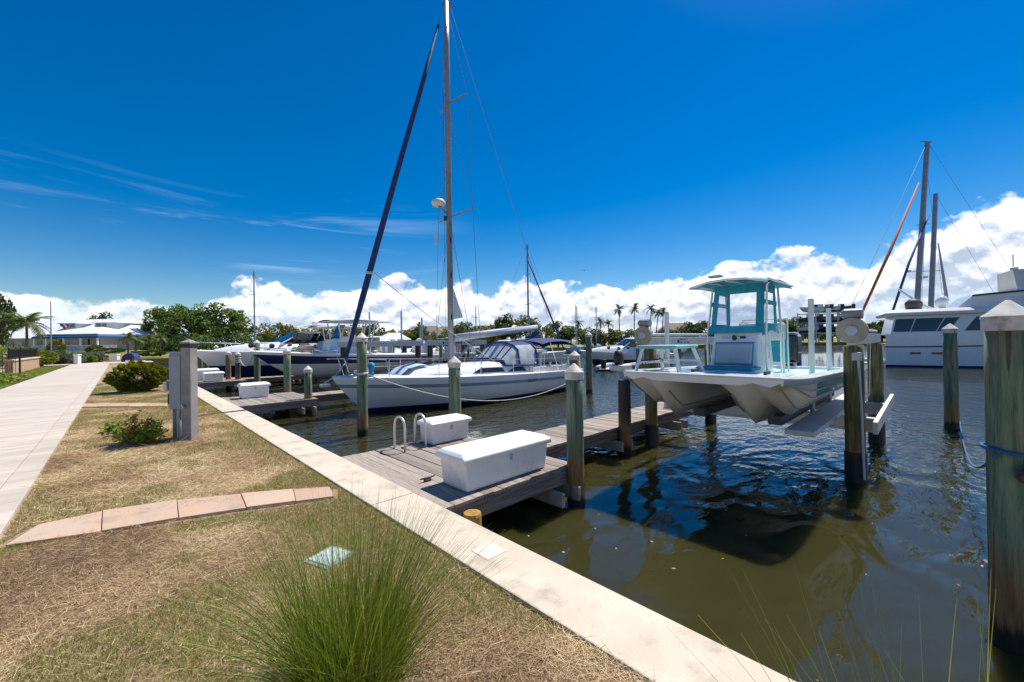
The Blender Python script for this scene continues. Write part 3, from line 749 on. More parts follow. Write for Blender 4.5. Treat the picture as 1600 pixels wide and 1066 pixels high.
for s in (-1, 1):
    pp_.tube([(10.5, s * 1.35, 1.0), (10.5, s * 1.35, 1.65), (11.6, s * 1.2, 1.68), (11.75, 0, 1.68)], .014, 6); pp_.tube([(11.6, s * 1.2, 1.0), (11.6, s * 1.2, 1.68)], .014, 6)
part('pushpit', pp_, steel, sb)
part('anchor', MB().tube([(-.28, 0, 1.12), (.05, 0, 1.30), (.8, 0, 1.36)], .028, 6).box(-.34, -.1, -.14, .14, 1.02, 1.10), galv, sb)
part('windlass', MB().box(.75, 1.05, -.1, .1, 1.3, 1.5), galv, sb, bevel=.03)
part('blue_line_coil', MB().lathe([(.03, 0), (.09, .03), (.1, .12), (.06, .2), (.11, .3), (.12, .42), (.05, .48)], 10, (1.15, -.42, 1.28)), pm('bright_blue_rope', (.02, .22, .42), (.03, .3, .5), 30, .8), sb, smooth=True)
for x in (5.9, 6.9):
    part('genoa_winch', MB().lathe([(.07, 0), (.06, .12), (.09, .16), (.03, .2)], 10, (x + 2.4, -1.25, 1.28)), steel, sb, smooth=True)
part('hull_port', MB().box(7.45, 7.95, -1.742, -1.715, .70, .80), darkglass, sb, bevel=.03)
part('outboard_on_rail', MB().box(11.4, 11.7, -1.0, -.7, 1.35, 1.75), galv, sb, bevel=.06)

# ---------------------------------------- teal catamaran on the lift
cb = thing('power_catamaran', 'white and teal twin-hull console boat with teal canvas top raised on a lift', 'boat', (5.93, 2.45, 0))
xs = [0, .08, .2, .4, .7, 1.1, 1.7, 2.6, 3.8, 5.25]
def cs(x): return 1.28 - .028 * x
def cbm(x): return 1.10 + .18 * min(1, x / .6) ** .5
def ckz(x):
    s = cs(x)
    return .56 + (s - .10 - .56) * max(0, 1 - x / .72) ** 1.25
full = []
for x in xs:
    s, b, k = cs(x), cbm(x), ckz(x); ky = .60
    zt = s - .10 - .06 * min(1, x / .6)
    k2 = .63 + (s - .115 - .63) * max(0, 1 - max(0, x - .04) / .85) ** 1.2
    lobe = max(0.0, 1 - x / 3.2)
    h = [(x, 0, zt), (x, .30, zt), (x, .46, min(zt, zt * .30 + k * .70)), (x, ky, min(k, zt - .001)), (x, .765, max(k, k2) + (s - .1 - max(k, k2)) * .42 * lobe + .04), (x, .96 - .05 * (1 - lobe), k2 + (s - k2) * .08), (x, ky + (b - ky) * .95, k2 + (s - k2) * .55), (x, b - .015, s - .085), (x, b, s - .08), (x, b + .02, s)]
    full.append([(X, -y, z) for X, y, z in reversed(h)] + [(X, y, z) for X, y, z in h[1:]])
mb = MB(); mb.loft(full)
nr = len(full[0])
for i in range(len(xs) - 1):
    for j in range(nr - 1):
        fi = i * (nr - 1) + j
        jj = j if j < 9 else 17 - j
        if jj == 2 and xs[i] >= 1.7: mb.m[fi] = 1
        if jj == 2 and xs[i] == 1.1: mb.m[fi] = 1
        if jj in (0, 1): mb.m[fi] = 2
for sec in (full[0], full[-1]):
    n0 = len(mb.v); mb.v += sec; mb.f.append(tuple(n0 + j for j in range(nr))); mb.m.append(0)
rubm = pm('rub_rail', (.30, .38, .44), None, rough=.35)
hu = part('hull', mb, [offwhite, tealgel, rubm], cb)
hu.data.polygons.foreach_set('use_smooth', [len(p.vertices) == 4 for p in hu.data.polygons])
strk = MB()
for s in (-1, 1):
    strk.tube([(h_[-4][0] - .006, s * (h_[-4][1] + .012), h_[-4][2]) for h_ in full[1:]], .011, 5)
    strk.tube([(h_[-4][0] - .006, s * (h_[-4][1] * .5 + h_[-3][1] * .5 + .012), h_[-4][2] * .5 + h_[-3][2] * .5) for h_ in full[1:7]], .010, 5)
    strk.tube([(h_[-5][0] - .006, s * (h_[-5][1] * .6 + h_[-4][1] * .4 + .014), h_[-5][2] * .6 + h_[-4][2] * .4) for h_ in full[1:]], .011, 5)
for s in (-1, 1):
    strk.tube([(x - .006, s * (.46 - .012), min(cs(x) - .18, (cs(x) - .16) * .30 + ckz(x) * .70)) for x in xs[2:]], .011, 5)
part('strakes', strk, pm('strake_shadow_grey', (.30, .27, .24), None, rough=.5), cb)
gw = MB()
for s in (-1, 1):
    gw.loft([[(x, s * (cbm(x) + .03), cs(x) - .005), (x, s * (cbm(x) + .03), cs(x) + .02), (x, s * (cbm(x) - .17), cs(x) + .025), (x, s * (cbm(x) - .17), cs(x) - .02)] for x in xs], True, caps=True)
gw.box(-.03, .16, -1.1, 1.1, 1.275, 1.305)
gw.box(5.1, 5.28, -1.25, 1.25, 1.09, 1.155)
part('gunwale', gw, white, cb, bevel=.012)
part('foredeck', MB().box(.14, 1.7, -1.06, 1.06, 1.205, 1.24), seafoam, cb)
part('cockpit_sole', MB().box(1.7, 5.1, -1.1, 1.1, 1.08, 1.10), seafoam, cb)
for s in (-1, 1):
    part('cockpit_liner', MB().box(1.7, 5.1, s * 1.09 - .02, s * 1.09 + .02, 1.10, 1.17), seafoam, cb)
part('step_riser', MB().box(1.68, 1.72, -1.05, 1.05, 1.10, 1.20), white, cb)
for y in (-.55, .55):
    part('deck_hatch', MB().box(.5, 1.45, y - .38, y + .38, 1.242, 1.262), white, cb, bevel=.01)
part('bow_seat', MB().box(1.5, 2.1, -.62, .62, 1.09, 1.26), white, cb, bevel=.03)
part('seat_cushion', MB().box(1.55, 2.08, -.6, .6, 1.262, 1.31), tealfab, cb, bevel=.02)
# console
cn = MB()
cn.loft([[(2.04, -.56, 1.09), (2.04, .56, 1.09), (3.1, .52, 1.09), (3.1, -.52, 1.09)], [(2.08, -.54, 1.3), (2.08, .54, 1.3), (3.1, .52, 1.3), (3.1, -.52, 1.3)], [(2.24, -.50, 1.92), (2.24, .50, 1.92), (3.0, .48, 1.98), (3.0, -.48, 1.98)], [(2.34, -.46, 2.0), (2.34, .46, 2.0), (2.9, .44, 2.06), (2.9, -.44, 2.06)]], True, caps=True)
con = part('console', cn, white, cb, bevel=.04)
T = Matrix.Translation((2.10, 0, 1.36)) @ Matrix.Rotation(R(13.5), 4, 'Y')
part('front_cushion', MB().box(-.05, .01, -.40, .40, -.02, .36, T=T), pm('grey_vinyl', (.44, .48, .54), (.40, .44, .5), 4, .5), con, bevel=.03)
part('cushion_piping', MB().box(-.025, .0, -.425, .425, -.045, .385, T=T), tealfab, con, bevel=.02)
T2 = Matrix.Translation((2.20, 0, 1.82)) @ Matrix.Rotation(R(13.5), 4, 'Y')
part('round_badge', MB().lathe([(.0, -.02), (.05, -.02), (.05, .0)], 16, (2.185, 0, 1.815), axis='x'), black, con)
part('dark_nameplate', MB().box(-.016, .0, -.24, -.12, -.02, .02, T=T2), black, con)
part('pale_nameplate', MB().box(-.016, .0, .16, .28, -.018, .018, T=T2), pm('silver_plate', (.55, .55, .56), None, rough=.4), con)
# canvas enclosure and hard top
def panel(parent, name, P, fw, clear, canvas, top=.0):
    "framed canvas panel: four border strips with an inset clear pane; P = bl, br, tr, tl"
    P = [Vector(p) for p in P]; nrm = (P[1] - P[0]).cross(P[3] - P[0]).normalized() * .008
    def bil(u, v): return (P[0] * (1 - u) + P[1] * u) * (1 - v) + (P[3] * (1 - u) + P[2] * u) * v
    fu, fv0, fv1 = fw
    m_ = MB()
    for (u0, u1, v0, v1) in ((0, fu, 0, 1), (1 - fu, 1, 0, 1), (fu, 1 - fu, 0, fv0), (fu, 1 - fu, 1 - fv1, 1)):
        a = [bil(u0, v0), bil(u1, v0), bil(u1, v1), bil(u0, v1)]
        m_.loft([[p - nrm for p in a], [p + nrm for p in a]], True, caps=True)
    part(name, m_, canvas, parent)
    a = [bil(fu, fv0), bil(1 - fu, fv0), bil(1 - fu, 1 - fv1), bil(fu, 1 - fv1)]
    m_ = MB(); m_.loft([[p - nrm * .3 for p in a], [p + nrm * .3 for p in a]], True, caps=True)
    part(name + '_pane', m_, clear, parent)
vin = bpy.data.materials.new('clear_pane'); vin.use_nodes = True
t_ = vin.node_tree
tr_ = node(t_, 'ShaderNodeBsdfTransparent', {0: (.93, .95, .97, 1)}); gl_ = node(t_, 'ShaderNodeBsdfGlossy', {0: (1, 1, 1, 1), 1: .05})
t_.links.new(node(t_, 'ShaderNodeMixShader', {0: .10, 1: tr_.outputs[0], 2: gl_.outputs[0]}).outputs[0], t_.nodes['Material Output'].inputs[0])
zb, zt_ = 1.98, 2.80
xf0, xf1, xr = 2.22, 2.42, 3.25
panel(cb, 'front_curtain', [(xf0, .55, zb), (xf0, -.55, zb), (xf1, -.52, zt_), (xf1, .52, zt_)], (.10, .05, .20), vin, tealfab)
for s in (-1, 1):
    panel(cb, 'side_curtain', [(xf0, s * .555, zb), (xr, s * .555, zb), (xr - .05, s * .53, zt_), (xf1, s * .53, zt_)], (.16, .12, .18), vin, tealfab)
    part('curtain_band', MB().box(xf0 + .1, xr - .05, s * .565 - .006, s * .565 + .006, 2.42, 2.50), tealfab, cb)
part('curtain_skirt', MB().loft([[(2.18, -.60, 1.90), (2.18, .60, 1.90)], [(2.20, -.57, 2.02), (2.20, .57, 2.02)]]), tealfab, cb)
for s in (-1, 1):
    part('curtain_skirt', MB().loft([[(2.16, s * .60, 1.84), (2.7, s * .60, 1.95), (3.25, s * .60, 1.88)], [(2.2, s * .57, 2.02), (2.7, s * .57, 2.04), (3.25, s * .57, 2.02)]]), tealfab, cb)
tt = MB(); S = []
for x, dz_ in ((1.80, -.05), (2.1, .0), (2.6, .03), (3.1, .02), (3.5, -.03)):
    S.append([(x, y, 2.90 + dz_ - .09 * (abs(y) / .78) ** 2.5) for y in (-.80, -.6, -.3, 0, .3, .6, .80)])
tt.loft(S); tt.loft([[(x, y, z - .035) for x, y, z in r_] for r_ in S])
part('hard_top', tt, tealfab, cb, smooth=True)
fr = MB()
fr.tube([(1.80, y, 2.845 - .09 * (abs(y) / .78) ** 2.5) for y in (-.80, -.4, 0, .4, .80)] + [(x, .81, 2.79) for x in (2.4, 3.0, 3.5)] + [(3.5, y, 2.80) for y in (.4, 0, -.4, -.80)] + [(x, -.81, 2.79) for x in (3.0, 2.4, 1.8)], .02, 8)
for y in (-.45, 0, .45): fr.tube([(1.8, y, 2.82), (2.5, y, 2.86), (3.5, y, 2.81)], .016, 6)
for s in (-1, 1):
    fr.tube([(2.28, s * .62, 1.10), (2.22, s * .62, 1.75), (2.45, s * .58, 2.76), (2.1, s * .76, 2.80)], .024, 8)
    fr.tube([(3.2, s * .62, 1.10), (3.28, s * .60, 2.0), (3.15, s * .58, 2.78)], .024, 8)
    fr.tube([(2.24, s * .62, 1.72), (2.30, s * .68, 1.62), (2.34, s * .64, 1.45)], .018, 6)
part('top_frame', fr, white, cb, smooth=True)
part('light_bar', MB().box(1.95, 2.1, .18, .46, 2.93, 2.97), galv, cb, bevel=.01)
part('leaning_post', MB().box(3.7, 4.05, -.5, .5, 1.75, 2.12), pm('grey_seat', (.52, .53, .55), None, rough=.5), cb, bevel=.05)
part('leaning_post_frame', MB().tube([(3.75, -.52, 1.1), (3.75, -.52, 1.9), (3.75, .52, 1.9), (3.75, .52, 1.1)], .024, 8).tube([(4.1, -.52, 1.1), (4.05, -.52, 2.2), (4.05, .52, 2.2), (4.1, .52, 1.1)], .024, 8), white, cb)
part('seat_back_canvas', MB().box(4.06, 4.1, -.5, .5, 1.3, 1.95), tealfab, cb)
ob = part('outboard_motor', MB().loft([[(5.32 + a * w, b * .19, z) for a, b in ((0, -1), (1, -1), (1, 1), (0, 1))] for z, w in ((1.22, .42), (1.5, .52), (1.78, .55), (1.90, .40))], True, caps=True), pm('outboard_black', (.015, .016, .02), None, rough=.25, coat=.5), cb, bevel=.07)
part('cowl_top', MB().box(5.36, 5.74, -.15, .15, 1.86, 1.93), pm('cowl_grey', (.25, .27, .32), None, rough=.3), ob, bevel=.03)
part('cowl_stripe', MB().box(5.4, 5.76, -.195, -.186, 1.44, 1.47), white, ob)
part('lower_unit', MB().box(5.42, 5.6, -.08, .08, .45, 1.2), black, ob, bevel=.03)
# bow platform, trolling motor, rails, name
pf = MB(); S = []
for x in (.28, .7, 1.12): S.append([(x, y, 1.695 + .012 * math.sin(y * 9 + x * 5)) for y in (.02, .35, .7, 1.05)])
plat = part('bow_platform', MB().box(.28, 1.12, .36, 1.06, 1.655, 1.71), pm('platform_green', (.22, .47, .46), (.25, .5, .5), 3, .5), cb, bevel=.02)
lg = MB()
for x, y, x2, y2 in ((.36, .42, .26, .30), (.36, .98, .26, 1.06), (1.04, .98, 1.2, 1.04), (1.04, .42, 1.2, .32)):
    part('platform_leg', MB().bar((x, y, 1.655), (x2, y2, 1.24), .06, .035), white, plat)
part('platform_rail', MB().bar((.31, .36, 1.44), (.31, 1.02, 1.44), .03, .03), white, plat)
part('platform_rail', MB().bar((1.12, .36, 1.44), (1.12, 1.02, 1.44), .03, .03), white, plat)
tm = part('trolling_motor', MB().tube([(-.1, 1.32, 1.36), (.45, 1.16, 1.40), (1.4, 1.0, 1.42)], .02, 8), white, cb)
part('motor_head', MB().lathe([(0, -.12), (.07, -.1), (.085, .02), (.06, .12), (0, .14)], 12, (.02, 1.22, 1.50)), black, tm, smooth=True)
part('motor_mount', MB().box(-.12, .22, 1.08, 1.30, 1.30, 1.40), galv, tm, bevel=.02)
part('coil_cord', MB().tube([(.3 + i * .022, 1.02 + .045 * math.cos(i * 1.3), 1.42 + .045 * math.sin(i * 1.3)) for i in range(48)], .008, 5), black, tm)
for y in (-.85, .1):
    part('bow_cleat', MB().box(.22, .42, y - .02, y + .02, 1.31, 1.36), black, cb, bevel=.01)
part('stern_rail', MB().tube([(4.6, -1.2, 1.16), (4.6, -1.2, 1.42), (4.65, -1.2, 1.46), (5.15, -1.2, 1.44), (5.2, -1.2, 1.40), (5.2, -1.2, 1.13)], .025, 8), white, cb, smooth=True)
text_part('hull_lettering', 'X3', .20, white, cb, (4.85, -1.272, 1.005), (R(90), 0, 0), .004)

for ch_ in cb.children:
    b_n = ch_.name.split('.')[0]
    if b_n in ('console', 'front_curtain', 'front_curtain_pane', 'side_curtain', 'side_curtain_pane', 'curtain_band', 'curtain_skirt', 'bow_seat', 'seat_cushion'):
        ch_.scale.y = .76; ch_.location.y = .14
    elif b_n in ('hard_top', 'top_frame', 'light_bar', 'leaning_post', 'leaning_post_frame', 'seat_back_canvas'):
        ch_.scale.y = .80; ch_.location.y = .14
# ---------------------------------------- the boat lift it stands on
lf = thing('boat_lift', 'aluminium boat lift with four olive piles, winch wheels and cradle under the teal catamaran', 'boat lift', (0, 0, 0))
PL = {'A': (8.76, .98), 'B': (12.25, 1.0), 'C': (8.62, 4.50), 'D': (12.1, 4.52)}
for k, (x, y) in PL.items():
    mb = MB(); n = 14
    lx = 0.03 if k in 'AB' else 0
    mb.loft([[(x - lx * (z - 0) + .135 * (1 + .03 * math.sin(j * 2.1 + z * 3)) * math.cos(2*math.pi*j/n), y + .135 * math.sin(2*math.pi*j/n) * (1 + .03 * math.cos(j * 1.3)), z) for j in range(n)] for z in (-1.6, -.6, .0, .6, 1.2, 1.66)], True, caps=True)
    ps = part('lift_pile', mb, pile_olive, lf, smooth=True)
    mb = MB().lathe([(.150, -1.5), (.150, -.10), (.14, -.09)], 18, (x - lx * -.3, y, 0))
    part('pile_wrap', mb, black, ps)
sgn = pm('sign_navy', (.012, .03, .11), None, rough=.5)
for (a, b) in (('A', 'B'), ('C', 'D')):
    x0, y0 = PL[a]; x1, _ = PL[b]
    bmn = part('top_beam', MB().box(x0 - .25, x1 + .25, y0 - .06, y0 + .06, 1.67, 1.86), galv, lf, bevel=.006)
    part('drive_pipe', MB().tube([(x0 - .1, y0, 1.92), (x1, y0, 1.92)], .03, 8), alu, bmn)
    wc = (x0 - .30, y0 - .02, 1.90)
    wh = part('winch_wheel', MB().lathe([(.0, .0), (.20, .0), (.205, .02), (.205, .07), (.19, .09), (0, .09)], 28, (wc[0] - .09, wc[1], wc[2]), axis='x'), pm('tan_wheel' + a, (.42, .36, .26), (.34, .29, .21), 8, .6), lf)
    part('hub', MB().lathe([(0, -.03), (.075, -.03), (.085, 0)], 18, (wc[0] - .09, wc[1], wc[2]), axis='x'), galv, wh)
    part('gearbox', MB().box(wc[0] + .0, wc[0] + .16, y0 - .12, y0 + .10, 1.88, 2.08), galv, wh, bevel=.03)
    part('motor', MB().lathe([(0, -.14), (.085, -.13), (.085, .1), (.05, .14), (0, .14)], 14, (wc[0] + .02, y0 - .02, 2.17), axis='y'), pm('motor_grey' + a, (.20, .21, .22), (.30, .31, .32), 9, .45), wh)
    part('arm_bracket', MB().bar((wc[0] + .1, y0 + .02, 2.12), (wc[0] + .35, y0 + .02, 1.82), .1, .05), galv, wh)
    for xx in (x0 + .2, x1 - .2):
        part('cable', MB().tube([(xx, y0 + (.12 if y0 < 2 else -.12), .40), (xx, y0 + (.08 if y0 < 2 else -.08), 1.70)], .007, 5), steel, lf)
# maker's plate on the dock-side beam: small drop mark and two lines of tiny print
bx_ = 9.9
part('maker_mark', MB().lathe([(0, 0), (.03, .02), (.034, .045), (.0, .11)], 10, (bx_, 4.436, 1.71)), sgn, lf)
for r_, n_ in ((1.80, 9), (1.725, 11)):
    for i in range(n_):
        if i in (4, 7): continue
        part('print_mark', MB().box(bx_ + .09 + i * .052, bx_ + .125 + i * .052, 4.437, 4.4395, r_ - .016, r_ + .016 + .008 * (i % 3 == 0)), sgn, lf)
part('control_box', MB().box(8.50, 8.56, .86, .98, 1.42, 1.55), pm('box_grey', (.42, .45, .48), None, rough=.5), lf, bevel=.01)
part('conduit', MB().tube([(8.54, .90, 1.42), (8.60, .88, .7), (8.62, .86, -.5)], .017, 8), pm('pvc_grey', (.5, .52, .54), None, rough=.5), lf)
for x in (9.35, 11.55):
    part('cradle_beam', MB().box(x - .07, x + .07, .75, 4.55, .16, .20).box(x - .02, x + .02, .75, 4.55, .20, .36).box(x - .07, x + .07, .75, 4.55, .36, .40), alu, lf)
for y in (1.85, 3.05):
    part('bunk', MB().box(7.6, 12.3, y - .1, y + .1, .40, .545), pm('bunk_carpet%d' % int(y * 10), (.09, .10, .115), (.12, .13, .15), 30, .95), lf, bevel=.015)
part('walk_plank', MB().box(6.98, 12.3, 1.22, 1.58, .40, .475), pm('plank_alu', (.56, .54, .51), (.5, .48, .46), 5, .6), lf, bevel=.006)
part('outer_beam', MB().bar((8.9, .74, .30), (12.4, .74, .42), .06, .2), alu, lf)
for x, y, zt in ((9.15, 1.62, 2.50), (10.72, 1.60, 2.40), (8.35, 3.98, 2.38)):
    gp = part('guide_pole', MB().lathe([(.045, .95), (.045, zt - WATER * 0), (.04, zt + .01), (0, zt + .012)], 14, (x, y, 0)), pm('pvc_white%d' % int(x * 10), (.74, .73, .71), None, rough=.45), lf)
    part('pole_foot', MB().lathe([(.036, .40), (.036, .96)], 12, (x, y, 0)), galv, gp)
# ---------------------------------------- generic power boats
tan = pm('tan_cushion', (.50, .38, .28), (.42, .32, .24), 4, .7)
def rail(parent, L, B, fb0, fb1, x0, x1, h=.45):
    def e(x):
        t = x / L
        return B / 2 * (1 - (1 - min(t / .45, 1)) ** 2) * .93 + .01, fb1 + (fb0 - fb1) * (1 - t) ** 1.7
    for s in (-1, 1):
        pts_ = [(x0 + (x1 - x0) * i / 6, s * e(x0 + (x1 - x0) * i / 6)[0], e(x0 + (x1 - x0) * i / 6)[1] + h) for i in range(7)]
        m_ = MB().tube(pts_, .018, 5)
        for p in pts_[::2]: m_.tube([(p[0], p[1], p[2] - h), p], .014, 5)
        part('bow_rail', m_, steel, parent)
def power_hull(o, L, B, fb0, fb1, topm, botm, stripe=None, deck=None):
    rows = [lambda s, k: k, lambda s, k: k * .35 + .02, lambda s, k: .16, lambda s, k: s * .42, lambda s, k: s - .14, lambda s, k: s]
    secs = hull_secs(L, B, fb0, fb1, rows, rake=1.5, tw=.92, full=.5, nb=1.05, nm=1.9, draft=.5)
    make_hull(o, secs, [1, 1, 1, 0, 2], [topm, botm, stripe or white], deckm=deck or nonskid)
def center_console(o, L, B, fb0, fb1, topm, botm):
    power_hull(o, L, B, fb0, fb1, topm, botm)
    z = fb1 + .1
    part('console', MB().loft([[(L*.42, -.6, z), (L*.42, .6, z), (L*.58, .6, z), (L*.58, -.6, z)], [(L*.45, -.5, z + 1.0), (L*.45, .5, z + 1.0), (L*.56, .5, z + 1.05), (L*.56, -.5, z + 1.05)]], True, caps=True), white, o, bevel=.05)
    part('windscreen', MB().loft([[(L*.44, -.6, z + .9), (L*.44, .6, z + .9)], [(L*.48, -.6, z + 1.65), (L*.48, .6, z + 1.65)]]), darkglass, o)
    part('hard_top', MB().loft([[(L*.38, y, z + 1.93 - .1 * (y / 1.2) ** 2) for y in (-1.2, -.6, 0, .6, 1.2)], [(L*.52, y, z + 2.0 - .1 * (y / 1.2) ** 2) for y in (-1.2, -.6, 0, .6, 1.2)], [(L*.74, y, z + 1.97 - .1 * (y / 1.2) ** 2) for y in (-1.2, -.6, 0, .6, 1.2)]]).box(L*.38, L*.74, -1.2, 1.2, z + 1.80, z + 1.84), white, o)
    for s in (-1, 1):
        for xa, xb in ((.46, .43), (.56, .60), (.62, .66)):
            part('top_post', MB().tube([(L*xa, s * .75, z), (L*xb, s * .8, z + 1.85)], .035, 6), white, o)
    part('seat_back', MB().box(L*.66, L*.69, -.8, .8, z + .2, z + .95), tan, o, bevel=.04)
    part('bow_cushion', MB().box(L*.25, L*.30, -.7, .7, z + .1, z + .55), tan, o, bevel=.04)
    for y in (-.45, .45):
        part('outboard_motor', MB().box(L + .02, L + .55, y - .2, y + .2, fb1 - .2, fb1 + .75), pm('ob_white%d' % len(bpy.data.materials), (.6, .6, .62), None, rough=.3), o, bevel=.1)
    rail(o, L, B, fb0, fb1, .2, L * .4, .2)
def express(o, L, B, fb0, fb1, hullm, botm, arch_h=1.9, canvas=None):
    power_hull(o, L, B, fb0, fb1, hullm, botm)
    z = fb1
    tr = MB(); S = []
    for x, w, h in ((.10, .28, .12), (.2, .55, .42), (.34, .72, .66), (.46, .8, .74), (.6, .84, .74), (.62, .84, .2)):
        z0 = fb1 + (fb0 - fb1) * (1 - x) ** 1.7 - .03; W_ = w * B / 2
        S.append([(x * L, -W_ - .08, z0), (x * L, -W_ * .92, z0 + h * .8), (x * L, -W_ * .5, z0 + h), (x * L, W_ * .5, z0 + h), (x * L, W_ * .92, z0 + h * .8), (x * L, W_ + .08, z0)])
    tr.loft(S)
    part('cabin', tr, white, o, smooth=True)
    for s in (-1, 1):
        for x in (.27, .38, .48):
            part('port_window', MB().lathe([(0, -.02), (.16, -.01), (.17, .02), (0, .03)], 12, (x * L, s * (.70 * B / 2 + (x - .27) * .5), z + .42 + (1 - x) ** 1.7 * (fb0 - fb1)), axis='y'), darkglass, o)
    zz = z + .72
    part('windscreen', MB().loft([[(L*.44, -B*.36, zz), (L*.40, 0, zz + .05), (L*.44, B*.36, zz)], [(L*.56, -B*.33, zz + .75), (L*.52, 0, zz + .80), (L*.56, B*.33, zz + .75)]]), darkglass, o, smooth=True)
    for s in (-1, 1):
        part('side_glass', MB().quad((L*.44, s*B*.365, zz), (L*.66, s*B*.37, zz - .05), (L*.66, s*B*.34, zz + .72), (L*.56, s*B*.335, zz + .75)) or MB().box(L*.50, L*.66, s*B*.36 - .01, s*B*.36 + .01, zz, zz + .7), darkglass, o)
        part('windscreen_frame', MB().tube([(L*.43, s*B*.367, zz - .02), (L*.56, s*B*.335, zz + .78), (L*.74, s*B*.34, zz + .80)], .05, 6), white, o)
        part('arch_leg', MB().bar((L*.80, s*B*.40, z + .2), (L*.70, s*B*.34, z + arch_h - .3), .28, .08), white, o)
    part('hard_top', MB().loft([[(L*.54, y, z + arch_h - .35 - .1 * (2*y/B) ** 2) for y in (-B*.36, 0, B*.36)], [(L*.62, y, z + arch_h - .2 - .1 * (2*y/B) ** 2) for y in (-B*.37, 0, B*.37)], [(L*.80, y, z + arch_h - .22 - .1 * (2*y/B) ** 2) for y in (-B*.36, 0, B*.36)]]), canvas or white, o, smooth=True)
    part('radar_dome', MB().lathe([(0, 0), (.26, .02), (.28, .12), (.2, .22), (0, .25)], 14, (L*.68, 0, z + arch_h - .16)), white, o, smooth=True)
    part('aft_cockpit', MB().box(L*.66, L*.95, -B*.42, B*.42, z - .02, z + .35), white, o, bevel=.06)
    rail(o, L, B, fb0, fb1, .1, L * .5, .55)

o = thing('console_boat', 'navy-hulled console boat with white hard top and tan seats on a lift', 'boat', (4.6, 23.3, .42), 0)
center_console(o, 9.2, 2.9, 1.10, .72, navy, hullwhite)
o = thing('express_cruiser', 'white express cruiser with raked dark windscreen and radar dome', 'motorboat', (3.2, 31.6, -.10), 0)
express(o, 10.6, 3.5, 1.66, 1.3, hullwhite, navy, 2.25)
o = thing('console_boat', 'white hard-top console boat behind the navy boat', 'boat', (6.4, 29.6, .30), 0)
center_console(o, 8.2, 2.7, 1.05, .75, hullwhite, antifoul)
def at_px(x, d, z=WATER):
    p = F(x, 530, d); return (p.x, p.y, z)
far_boats = [
    ('express', 598, 42, R(20), 8.5, 'white cruiser with low cabin, berthed left of the far lift beam'),
    ('express', 640, 56, R(200), 9.5, 'white cabin cruiser with long windows beyond the lift beam'),
    ('console', 668, 48, R(15), 8.0, 'white console boat with white top moored beside the sailboat mast'),
    ('express', 712, 58, R(190), 10.0, 'large white cruiser berthed behind the sailboat boom'),
    ('express', 752, 50, R(12), 8.5, 'grey-white cruiser tucked under the boom end'),
    ('express', 905, 40, R(-32), 9.5, 'white sport cruiser with rounded arch in the middle of the basin'),
    ('console', 1040, 62, R(10), 8.0, 'small white boat behind the lift beam lettering'),
    ('express', 555, 50, R(12), 9.0, 'white motorboat showing above the navy boat stern'),
]
for kind, x, d, rz, L, lab in far_boats:
    o = thing('motorboat', lab, 'motorboat', at_px(x, d), rz, 'motorboats across the basin')
    (express if kind == 'express' else center_console)(o, L, L * .33, 1.45, 1.0, hullwhite if 'grey' not in lab else stripe_g, navy if d > 50 else antifoul)
# boat lift beams further down the slips
for i, (x0, x1, q_) in enumerate(((7.8, 12.6, 20.6), (13.0, 17.6, 20.9), (15.0, 21.0, 27.5))):
    o = thing('boat_lift', ['empty lift beam on dark piles beside the navy boat', 'lift beam with small navy print beyond the sailboat foredeck', 'lift beam spanning two slips behind the white cruisers'][i], 'boat lift', (0, q_, 0), 0, 'lifts along the slips')
    part('top_beam', MB().box(x0, x1, -.09, .09, 1.66, 1.95), galv, o, bevel=.008)
    for xx in (x0 + .3, x1 - .3):
        part('lift_pile', MB().lathe([(.17, -1.5), (.16, 1.66)], 12, (xx, 0, 0)), pile_dark, o)
    if i == 1:
        part('maker_mark', MB().lathe([(0, 0), (.06, .04), (.06, .1), (0, .2)], 10, (x0 + 1.2, -.095, 1.72)), sgn, o)
        for j in range(14):
            if j % 5 != 4: part('print_mark', MB().box(x0 + 1.45 + j * .13, x0 + 1.54 + j * .13, -.096, -.0915, 1.74, 1.86), sgn, o)
# tall lift guide poles / bare poles
for x, yt, yb, d, r_, lb in ((628, 487, 560, 34, .07, 'tall grey guide pole between the jib and the sailboat mast'), (660, 497, 560, 40, .08, 'grey guide pole rising beside the lift beam print'), (657, 505, 560, 46, .05, 'thin grey guide pole paired with a thicker one'), (578, 489, 545, 30, .06, 'grey guide pole above the white pitched roof'), (900, 477, 530, 70, .07, 'thin far pole beside the slim green pile'), (932, 480, 530, 75, .08, 'thin far pole above the sport cruiser')):
    b_ = F(x, yb, d); t_z = F(x, yt, d).z
    tag(link('guide_pole', MB().lathe([(r_, -1.0), (r_, t_z - WATER), (r_ * .6, t_z - WATER + .06), (0, t_z - WATER + .06)], 10).mesh('guide_pole', galv), None, (b_.x, b_.y, WATER)), lb, 'pole', 'guide poles among the boats')

